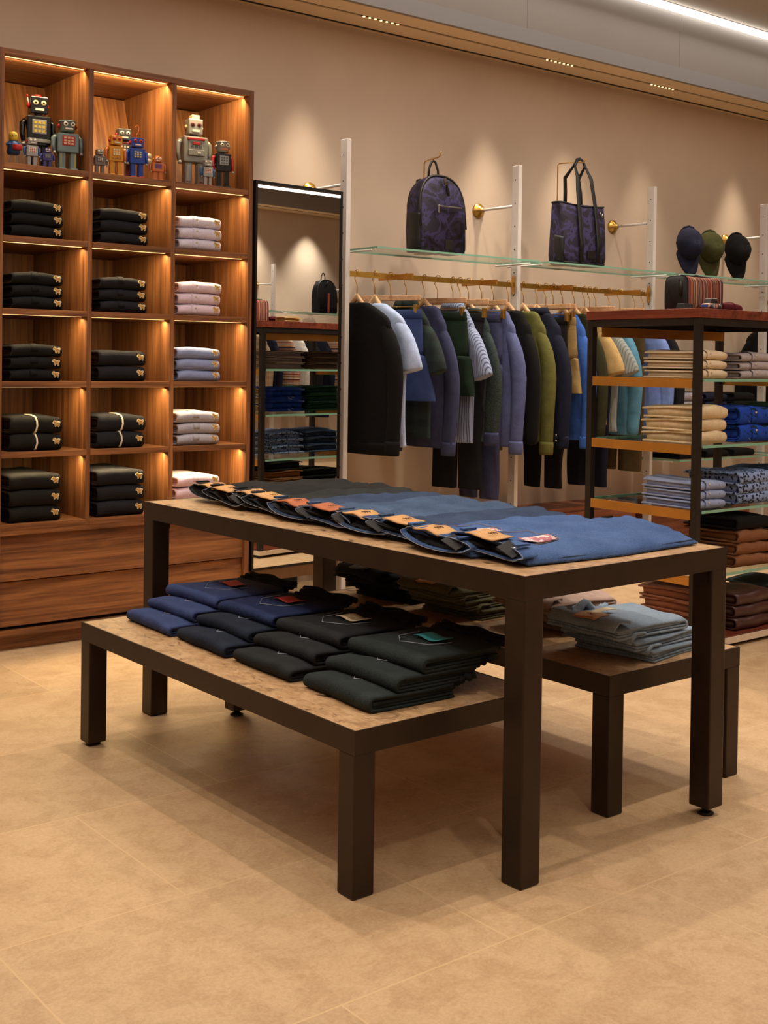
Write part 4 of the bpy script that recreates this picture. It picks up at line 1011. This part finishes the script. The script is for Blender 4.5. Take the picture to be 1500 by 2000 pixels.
X3 = GX0+.73
gstack(pa, X3, GS[0], 3, .035, 'silver grey shirt', 'in the third stack of the uppermost glass shelf', F['greybrown'])
gstack(pk, X3, GS[1], 3, .05, 'bottle green sweater', 'at the right end of the second glass shelf', F['emerald'])
gstack(pb, X3, GS[2], 3, .042, 'washed denim shirt', 'at the right end of the third glass shelf', D['mid'])
gstack(pk, X3, GS[3], 3, .05, 'black knit sweater', 'at the right end of the fourth glass shelf', F['black'])
gstack(pk, X3, .046, 3, .05, 'charcoal wool sweater', 'at the right end of the base shelf', F['charcoal'])
gstack(pk, X2, GS[3]+.152, 1, .05, 'black knit', 'lying on top of the camel brown sweaters', F['black'])
kill(pa); kill(pb); kill(pk); kill(p2)

# things on the wooden top
t = thing('wash_bag', 'multicolour striped wash bag with black end on the wooden top', 'wash bag', (4.01, 3.05, GZ+.0005), 0)
w, d, h = .222, .115, .134
rings = [[Vector((x, p[0], p[1]))+Vector((0, nse((x, p[0], p[1]), 14, 4)*.004, nse((x, p[0], p[1]), 12, 1)*.004)) for p in [(d/2*math.copysign(abs(math.cos(a))**(.3), math.cos(a))*(1-.16*max(0, math.sin(a))), h/2+h/2*math.copysign(abs(math.sin(a))**.3, math.sin(a))) for a in [2*PI*k/28 for k in range(28)]]] for x in [-w/2+w*i/12 for i in range(13)]]
obj('body', MB().loft(rings), washbag_m, t, True, bevel=0)
obj('end_panel', MB().loft([[(p.x-.001, p.y*k, h/2+(p.z-h/2)*k) for p in rings[0]] for k in (1.02, .985)]+[[(p.x-.008, p.y*.9, h/2+(p.z-h/2)*.9) for p in rings[0]]]), nylon_m, t, True)
obj('zip', MB().tube([(-w/2-.004, 0, h*.9), (-w/2+.02, 0, h+.003), (0, 0, h+.004), (w/2-.01, 0, h+.002)], .005, 8, 1.6), nylon_m, t, True)
obj('end_loop', strap(MB(), [(-w/2-.004, -.02, h*.95), (-w/2-.014, -.03, h*.7), (-w/2-.012, -.03, h*.4)], .014, .003, (0, 1, 0)), leather_m, t, True)
obj('zip_pull', MB().box(.0, .02, -.006, .004, h+.006, h+.010), leather_m, t)
t = thing('display_block', 'small black display block under the end of the striped wash bag', 'display block', (3.842, 2.965, GZ+.0005), .1)
obj('block', MB().loft([[(-.033, -.02, 0), (.033, -.02, 0), (.033, .02, 0), (-.033, .02, 0)], [(-.028, -.016, .02), (.028, -.016, .02), (.028, .016, .02), (-.028, .016, .02)]]), black_m, t, bevel=.0015)
t = thing('model_car', 'tiny multicolour striped toy car in front of the wash bag', 'toy car', (3.955, 2.925, GZ+.0005), .0)
obj('body', MB().prism([(-.042, .007), (.042, .007), (.043, .02), (.03, .024), (-.032, .024), (-.042, .02)], 1, -.018, .018), carstripe_m, t, bevel=.003)
obj('cabin', MB().prism([(-.026, .023), (.024, .023), (.016, .042), (-.018, .042)], 1, -.0155, .0155), blackpatch_m, t, bevel=.002)
obj('roof', MB().box(-.018, .016, -.0152, .0152, .0415, .0435), F['white'], t, bevel=.001)
for x in (-.026, .026):
    for y in (-.0175, .0175): obj('wheel', MB().lathe([(.009, -.003), (.009, .003)], 14).xf(Matrix.Translation((x, y, .009)) @ Matrix.Rotation(PI/2, 4, 'X')), black_m, t, True)
pr = tag(folded_shirt('rolled_pouch', .12, .09, .04, F['burgundy'], 61, None, False, 2), 'x', 'pouch')
o = dup(pr, (4.20, 3.0, GZ+.0008), 0, 'burgundy folded pouch on the wooden top', {'': F['burgundy']}); tag(o, o['label'], 'pouch')
obj('band', MB().sheet([(.05, .041), (.02, .0415), (.006, .038), (-.003, .03), (-.003, .012)], .008, .013, 2, .002), F['burgundy'], o, True)
o = dup(pr, (4.2, 3.15, GZ+.0008), .1, 'tan folded pouch between wash bag and burgundy pouch', {'': F['sand']}); tag(o, o['label'], 'pouch')
kill(pr)
# ------------------------------------------------------------------ nesting tables
def table(name, x, y, w, l, h, rot, label, leg=.058, rail=.052, feet=()):
    t = thing('display_table', label, 'table', (x, y, 0), rot, 'bronze framed display tables')
    obj('tabletop', MB().box(.004, w-.004, .004, l-.004, h-.02, h), burl_m, t)
    obj('apron', MB().box(0, w, 0, .004, h-rail, h+.0006), bronze_m, t)
    obj('apron', MB().box(0, w, l-.004, l, h-rail, h+.0006), bronze_m, t)
    obj('apron', MB().box(0, .004, .004, l-.004, h-rail, h+.0006), bronze_m, t)
    obj('apron', MB().box(w-.004, w, .004, l-.004, h-rail, h+.0006), bronze_m, t)
    ur = MB()
    for a in (.01, w-.03): ur.box(a, a+.02, .06, l-.06, h-rail+.002, h-.021)
    for b in (.01, l-.03): ur.box(.06, w-.06, b, b+.02, h-rail+.002, h-.021)
    obj('underframe', ur, bronze_m, t)
    for i, (a, b) in enumerate(((0, 0), (w-leg, 0), (0, l-leg), (w-leg, l-leg))):
        f = feet[i] if i < len(feet) else 0
        lg = obj('leg', MB().box(a, a+leg, b, b+leg, f+.001, h-rail+.001), bronze_m, t, bevel=.003)
        br = MB()
        sx = 1 if a == 0 else -1; sy = 1 if b == 0 else -1
        xx = a+leg if a == 0 else a-.004
        br.box(xx, xx+.004, b+.012 if b == 0 else b+.004, b+leg-.004 if b == 0 else b+leg-.012, h-rail-.03, h-rail+.001)
        obj('corner_bracket', br, bronze_m, lg)
        if f: obj('levelling_foot', MB().lathe([(.02, 0), (.021, .004), (.012, .008), (.0095, .01), (.0095, f+.004)], 16, (a+leg/2, b+leg/2, 0)), blackmetal_m, lg, True)
    return t
TT = (1.8047, 1.7873, .712, 1.6235, .6575, .0214)
TL = (1.4959, 1.9584, .5345, 1.2825, .3473, .0064)
TR = (2.2648, 1.9513, .5312, 1.272, .3449, .0084)
table('t', *TT, 'tall bronze framed table with burl top carrying laid out jeans', feet=(0, .02, 0, 0))
table('t', *TL, 'low bronze bench table in front, carrying four piles of dark folded jeans', feet=(0, 0, .008, .018), leg=.055, rail=.05)
table('t', *TR, 'low bronze bench table behind, carrying four piles of folded trousers', leg=.055, rail=.05)

# ------------------------------------------------------------------ jeans laid flat on the tall table
def flat_jeans(m, seed, patch, L=.60, w0=.115, detail=0):
    """x: from waist to folded end, y across"""
    mb = MB(); nu, nv = 34, 16
    def hw(u): return w0*(1.0+.22*math.sin(min(1, u*1.6)*PI/2)) if u < .5 else w0*1.22*(1-.06*(u-.5))
    def P(u, v):
        s = v*2-1; x = u*L; wd = hw(u)
        bend = .10*u**1.3
        edge = (1-abs(s)**5)
        z = .006+.026*edge*(1-.35*u)+edge*(nse((x, s*wd, 0), 9, seed)*.009+nse((x*1.0, s*wd*2.2, 0), 17, seed+4)*.008)
        return (x+.012*nse((0, s, 0), 2, seed)*u, s*wd+bend*w0*1.6+nse((x, s, 0), 5, seed+2)*.004, max(.003, z))
    mb.grid(P, nu, nv)
    o0 = len(mb.v)
    mb.grid(lambda u, v: (lambda p: (p[0], p[1], .0006))(P(u, v)), nu, nv)
    # join the rims
    n1 = nv+1
    for i in range(nu):
        for j in (0, nv):
            a, b = i*n1+j, (i+1)*n1+j; mb.f.append((a, b, b+o0, a+o0))
    for j in range(nv):
        for i in (0, nu):
            a, b = i*n1+j, i*n1+j+1; mb.f.append((a, b, b+o0, a+o0))
    o = obj('folded_jeans', mb, m, None, True)
    # waistband: squashed loop, open toward -x
    def loop(x, kw, kh, n=36):
        r = []
        for k in range(n):
            a = 2*PI*k/n
            yy = w0*kw*math.copysign(abs(math.cos(a))**.75, math.cos(a)); sag = nse((yy, 0, 0), 12, seed+6)*.006
            r.append(Vector((x+.010*math.sin(yy*22+seed)+(.006 if math.sin(a) > 0 else -.008), yy, .02*kh+.001+.018*kh*math.sin(a)+(sag if math.sin(a) > 0 else 0))))
        return r
    wb = MB(); A, B = loop(.028, 1.0, 1.0), loop(-.018, 1.0, .95)
    Ai = [Vector((p.x, p.y*.94, .02+(p.z-.02)*.72)) for p in A]; Bi = [Vector((p.x, p.y*.95, .019+(p.z-.019)*.76)) for p in B]
    wb.loft([A, B, Bi, Ai], False, True)
    for q in wb.v: pass
    wbo = obj('waistband', wb, m, o, True)
    obj('band_stitching', MB().tube(B+[B[0]], .0009, 5), palethread_m, wbo, True)
    obj('inner_lining', MB().loft([[Vector((p.x+.012, p.y*.93, .019+(p.z-.019)*.7)) for p in B], [Vector((p.x+.014, p.y*.3, .019+(p.z-.019)*.3)) for p in B]], True, True), D['black'], wbo, True)
    zt = .0405
    pq = MB().grid(lambda u, v: (-.024+.064*u, .02+.092*(v-.5), zt+.0025+.002*math.sin(v*7+seed)-.006*abs(v-.5)-.004*(1-u)), 4, 8)
    pt = obj('leather_patch', pq, patch, wbo, True, solid=.0022)
    ik = MB()
    for k in range(3): ik.tube([(.004+.008*k, .004, zt+.0042), (.006+.008*k, .01, zt+.0046), (.002+.008*k, .018, zt+.0044)], .0009, 4)
    obj('signature', ik, ink_m, pt)
    for yy in (-.085, .09): obj('belt_loop', MB().box(-.014, .03, yy-.006, yy+.006, .037, .042), m, wbo, bevel=.001)
    tg = obj('hang_tag', MB().box(-.028, .016, -.024, .024, -.0012, .0012), tag_m, o, bevel=.0008); tg.location = (-.008, -w0*.62, .030); tg.rotation_euler = (.35, -.25, .1)
    obj('tag_mark', MB().box(.002, .006, -.018, .0, .0012, .0018), F['white'], tg)
    zz = lambda x, y: P(min(1, max(0, x/L)), .5+.5*max(-1, min(1, (y-.10*(x/L)**1.3*w0*1.6)/hw(x/L))))[2]+.0012
    pk = []
    for k in range(7): pk.append((.045+.012*k*0+.14*k/6*.0+.02*k/6, -.085+.12*k/6))
    corner = [(.055, .055), (.16, .045), (.185, -.0), (.165, -.05), (.06, -.06)]
    path = []
    for (x0, y0), (x1, y1) in zip(corner, corner[1:]):
        for k in range(8): path.append((x0+(x1-x0)*k/8, y0+(y1-y0)*k/8))
    if detail: obj('pocket_stitching', MB().tube([(x, y, zz(x, y)) for x, y in path], .0007, 4), thread_m, o, True)
    if detail:
        obj('pink_tag', MB().grid(lambda u, v: (.07+.085*u, -.045+.035*v-.01*u, zz(.07+.085*u, -.04+.03*v)+.004), 6, 3), pinktag_m, o, True, solid=.001)
        obj('side_seam', MB().tube([(L*k/12, (lambda u: -hw(u)*.93+.10*u**1.3*w0*1.6)(k/12), .008) for k in range(13)], .003, 5), D['dark'], o, True)
        obj('hem_edge', MB().tube([(lambda p: (p[0]+.001, p[1], p[2]*.7))(P(1, k/14)) for k in range(15)], .0016, 5), F['white'], o, True)
    return o
JT = [('bright', tanpatch_m, 'bright blue jeans nearest the front corner of the tall table'), ('bright', tanpatch_m, 'second blue pair of jeans from the front corner'), ('deep', tanpatch_m, 'third jeans from the front corner, mid blue denim'),
      ('mid', tanpatch_m, 'fourth jeans from the front corner, faded blue denim'), ('mid', orangepatch_m, 'fifth jeans from the front corner with orange leather patch'), ('deep', orangepatch_m, 'sixth jeans from the front corner with orange leather patch'),
      ('charcoal', tanpatch_m, 'seventh jeans from the front corner, washed black denim'), ('black', tanpatch_m, 'eighth jeans from the front corner, black denim'), ('black', tanpatch_m, 'ninth jeans from the front corner, black denim'),
      ('black', tanpatch_m, 'farthest black jeans at the cabinet end of the tall table')]
JY = [1.985, 2.135, 2.30, 2.46, 2.615, 2.775, 2.92, 3.04, 3.15, 3.265]
JX = [1.895, 1.865, 1.905, 1.90, 1.905, 1.905, 1.92, 1.935, 1.92, 1.935]
for i, ((mk, pm, lab), y, x) in enumerate(zip(JT, JY, JX)):
    o = flat_jeans(D[mk], 71+i*3, pm, .585 if i == 0 else .56, .118, detail=1 if i < 2 else 0)
    o.location = (x, y, .659+(.0 if i == 0 else .0)); o.rotation_euler = (.075 if i else .09, 0, .0)
    o.location.z += .0105 if i else .012
    tag(o, lab, 'jeans', 'jeans laid side by side on the tall table')

# ------------------------------------------------------------------ folded jeans and trousers on the low tables
def jeans_pile_item(m, seed, w=.265, d=.34, h=.045, label_m=None, crumple=True):
    """fold edge along local x (faces -y), waist ends at +y"""
    mb = folded_mb(w, d, h, seed, 3, .006, .006, 16)
    o = obj('folded_jeans', mb, m, None, True)
    wb = MB()
    for k in range(5):
        yy = d-.01+.012*k; zz = h*.25+.007*k
        wb.tube([(-w/2+.01+.02*k*.3+(w-.03)*j/14, yy+.0035*math.sin(j*1.1+k*2+seed), zz+.003*math.sin(j*.7+k+seed)+.004) for j in range(15)], .0085, 7)
    obj('waistband', wb, D['black'], o, True)
    path = []
    corner = [(-.07, d*.72), (-.065, .1), (-.01, .055), (.05, .09), (.06, d*.72)]
    for (x0, y0), (x1, y1) in zip(corner, corner[1:]):
        for k in range(6): path.append((x0+(x1-x0)*k/6, y0+(y1-y0)*k/6))
    obj('pocket_stitching', MB().tube([(x, y, h+.0012+nse((x, y, h), 9, seed)*.005) for x, y in path], .001, 4), palethread_m, o, True)
    if label_m:
        obj('card_label', MB().grid(lambda u, v: (-.035+.085*u, d*.5+.05*v, h+.005+.003*math.sin(u*7)), 6, 3), label_m, o, True, solid=.0012)
    return o
LT = TL[4]+.0008
Lg = [('A', 3.055, 'shorts', 'shorts', redtag_m, 'blue', 'far pile nearest the walnut unit'), ('B', 2.765, 'dark', 'indigo', redtag_m, 'dark blue', 'second pile from the walnut unit'),
      ('C', 2.475, 'charcoal', 'charcoal', creamtag_m, 'charcoal', 'third pile from the walnut unit'), ('D', 2.165, 'blackgreen', 'blackgreen', tealtag_m, 'greenish black', 'pile nearest the front corner')]
for n_, y, mk, mk2, lm, cw, where in Lg:
    for k in range(3):
        hh = .034 if n_ != 'D' else .037
        o = jeans_pile_item(D[mk2 if k == 2 else mk], 101+k+int(y*100), .262, .235, hh, lm if k == 2 or n_ in 'AB' else None)
        o.rotation_euler = (0, 0, -PI/2+.03*(k-1))
        o.location = (1.60+.068*k, y, LT+.0+k*hh*.86)
        tag(o, '%s folded %s jeans in the %s' % (['bottom', 'middle', 'top'][k], cw, where), 'jeans', 'folded jeans on the front bench table')
def trouser_pile_item(m, seed, patch, w=.235, d=.33, h=.042, paper=None):
    """rounded fold at local -y, waist with patch at +y"""
    mb = folded_mb(w, d, h, seed, 3, .011, .012, 18)
    o = obj('folded_trousers', mb, m, None, True)
    wb = MB()
    wb.sheet([(d+.012, h*.55), (d-.01, h+.004), (d-.045, h+.004), (d-.05, h+.001)], -w/2+.01, w/2-.01, 12, .006, lambda p: Vector((0, nse(p, 10, seed)*.012, nse(p, 12, seed+1)*.007)))
    wbo = obj('waistband', wb, m, o, True)
    pleat = MB()
    for k in range(4):
        pleat.tube([(w/2-.012-.012*k, d*.2+.03*k+(d*.7-.03*k)*j/10, h*.15+.01*k+.012*math.sin(j*.8+k+seed)+.008) for j in range(11)], .011, 7)
    obj('gathered_leg', pleat, m, o, True)
    if patch:
        p = obj('leather_patch', MB().grid(lambda u, v: (-.045+.075*u, d-.05+.06*v, h+.010-.012*max(0, v-.6)+.002*math.sin(u*6)), 6, 5), patch, o, True, solid=.002)
        obj('signature', MB().tube([(-.02, d-.02, h+.0125), (-.012, d-.014, h+.0128), (-.006, d-.024, h+.0128), (.002, d-.016, h+.0128)], .0009, 4), ink_m, p)
    if paper: obj('paper_tag', MB().grid(lambda u, v: (.0+.03*u, d*.5+.11*v, h+.008+.003*math.sin(v*5)), 3, 6), paper, o, True, solid=.001)
    return o
RT = TR[4]+.0008
F['olivepant'] = fabric('fabric olive drab', hexc('5a5840')); 
Rg = [(2.13, D['pale'], tanpatch_m, 'pale denim', 'pile at the near end of the rear bench', creamtag_m), (2.44, F['taupe'], tanpatch_m, 'taupe pink', 'second pile, behind the tall table front leg', None),
      (2.745, F['olivepant'], tanpatch_m, 'olive green', 'third pile under the tall table', None), (3.05, F['black'], blackpatch_m, 'black', 'far pile by the white post', creamtag_m)]
for i, (y, m, pm, cw, where, pp_) in enumerate(Rg):
    for k in range(3):
        o = trouser_pile_item(m, 151+k*7+i*31, pm if k == 2 else None, .245, .27, .036, pp_ if k == 2 else None)
        o.rotation_euler = (.0, 0, PI/2+.12-.06*k)
        o.location = ((2.715, 2.80, 2.70, 2.68)[i]-.04*k, y, RT+k*.031)
        tag(o, '%s folded %s trousers in the %s' % (['bottom', 'middle', 'top'][k], cw, where), 'trousers', 'folded trousers on the rear bench table')

# ------------------------------------------------------------------ opposite side of the shop, seen in the mirror
for i, x in enumerate((7.000, 8.180, 9.380)): post(x, '%s white post on the opposite wall, seen in the mirror' % ['first', 'second', 'third'][i], YB, YB+.28, YB+.33)
glass_shelf(7.050, 8.150, YB+.2, YB+.5, SZ, 'left glass shelf on the opposite wall, seen in the mirror', 'opposite wall shelves')
glass_shelf(8.230, 9.350, YB+.2, YB+.5, SZ, 'right glass shelf on the opposite wall, seen in the mirror', 'opposite wall shelves')
rail(7.030, 8.176, 'left brass rail on the opposite wall, seen in the mirror', YB+.31, [])
rail(8.210, 9.376, 'right brass rail on the opposite wall, seen in the mirror', YB+.31, [])
backpack((8.900, YB+.44, SZ+.001), PI, 'black backpack with one red stripe, seen in the mirror', F['nearblack'], plain('red strap', hexc('8c3b2e'), .7))
for i, (x, fn, lab, cat) in enumerate((
    (7.900, lambda: hang_top('jacket', bplaid_m, .86, .26, sl=.7, seed=201, collar=bplaid_m), 'beige plaid jacket on the opposite wall, seen in the mirror', 'jacket'),
    (8.060, lambda: hang_top('sweater', F['navy'], .8, .23, sl=.66, seed=202), 'navy sweater on the opposite wall, seen in the mirror', 'sweater'),
    (8.300, lambda: hang_top('sweater', multistripe_m, .8, .23, sl=.66, seed=203), 'multicolour striped knit left of the white shirt, seen in the mirror', 'sweater'),
    (8.460, lambda: hang_top('shirt', F['white'], .9, .24, sl=.66, seed=204, collar=F['white']), 'white shirt on the opposite wall, seen in the mirror', 'shirt'),
    (8.640, lambda: hang_top('jacket', F['nearblack'], .9, .24, sl=.66, seed=205), 'black jacket right of the white shirt, seen in the mirror', 'jacket'),
    (8.820, lambda: hang_top('jacket', F['midnight'], .92, .24, sl=.66, seed=206), 'midnight blue jacket on the opposite wall, seen in the mirror', 'jacket'),
    (9.060, lambda: hang_top('sweater', multistripe_m, .8, .23, sl=.66, seed=207), 'multicolour striped knit right of the jackets, seen in the mirror', 'sweater'))):
    hang('s', x, fn(), 'wooden hanger with the '+' '.join(lab.split(',')[0].split(' ')[:9]), lab, cat, .0, 0, 'clothes on the opposite wall', YB+.31)
kill(H_SH); kill(H_TR)

# ------------------------------------------------------------------ lights
def area(x, y, z, sx, sy, e, c, rot=(0, 0, 0), spread=PI):
    L = bpy.data.lights.new('area', 'AREA'); L.shape = 'RECTANGLE'; L.size = sx; L.size_y = sy; L.energy = e; L.color = c; L.spread = spread
    o = bpy.data.objects.new('area', L); COL.objects.link(o); o.location = (x, y, z); o.rotation_euler = rot; return o
def spot(x, y, z, tx, ty, tz, e, c, ang=60, blend=.6, r=.03):
    L = bpy.data.lights.new('spot', 'SPOT'); L.energy = e; L.color = c; L.spot_size = math.radians(ang); L.spot_blend = blend; L.shadow_soft_size = r
    o = bpy.data.objects.new('spot', L); COL.objects.link(o); o.location = (x, y, z)
    o.rotation_euler = Vector((tx-x, ty-y, tz-z)).to_track_quat('-Z', 'Y').to_euler(); return o
WARM = (1, .85, .68); WARM2 = (1, .74, .46)
for x, e in ((3.42, 85), (4.66, 85), (5.3, 70), (6.0, 40), (6.95, 75), (2.3, 12)):
    spot(x, 4.775, 2.775, x+.02, 4.80, 1.0, e, (1, .86, .66), 50, 1.0, .04)
spot(4.15, 4.2, ZC-.03, 4.15, 3.4, .5, 110, WARM, 70, .7, .04)  # added unseen lamp, brightens the display stand's far side for the mirror
spot(5.0, 4.2, ZC-.03, 4.6, 3.4, .5, 110, WARM, 70, .7, .04)  # second unseen lamp added for the stand's far side
spot(4.1, 1.7, ZC-.03, 2.55, 2.5, .35, 70, WARM, 50, .7, .04)
spot(3.6, 3.7, ZC-.03, 3.9, 4.6, 1.0, 45, WARM, 75, .8, .04)
spot(5.2, 3.6, ZC-.03, 5.2, 4.6, 1.0, 45, WARM, 75, .8, .04)
for x in (7.0, 8.1, 8.95): spot(x, YB+.22, 2.775, x, YB+.16, 1.0, 90, (1, .9, .75), 80, 1.0, .04)
for x, y, e in ((.6, 1.9, 70), (2.1, 3.0, 95), (.9, 3.7, 80), (3.3, 1.7, 68), (4.2, 3.9, 70), (1.2, .2, 40), (6.2, 3.6, 60), (5.6, 1.2, 70), (8.6, -.8, 90), (7.0, .6, 60)):
    spot(x, y, ZC-.03, x+.05, y-.1, 0, e, WARM, 96, .6, .03)
area(3.2, 1.4, ZC-.06, 8, 6, 150, (1, .9, .79))  # unseen fill light, added below the ceiling to lift the whole room
area(5.8, 4.5, ZC-.1, 6, .06, 6, (1, .93, .85), (-.3, 0, 0))
w = bpy.data.worlds.new('world'); sc.world = w; w.use_nodes = True
w.node_tree.nodes['Background'].inputs[0].default_value = (1, .85, .7, 1); w.node_tree.nodes['Background'].inputs[1].default_value = .12
sc.view_settings.view_transform = 'Standard'
sc.view_settings.look = 'None'
sc.view_settings.exposure = 0
sc.cycles.use_denoising = True
sc.cycles.use_adaptive_sampling = True; sc.cycles.adaptive_threshold = .025; sc.cycles.adaptive_min_samples = 24
sc.cycles.max_bounces = 6; sc.cycles.transparent_max_bounces = 24
sc.cycles.caustics_reflective = False; sc.cycles.caustics_refractive = False
sc.cycles.sample_clamp_indirect = 4
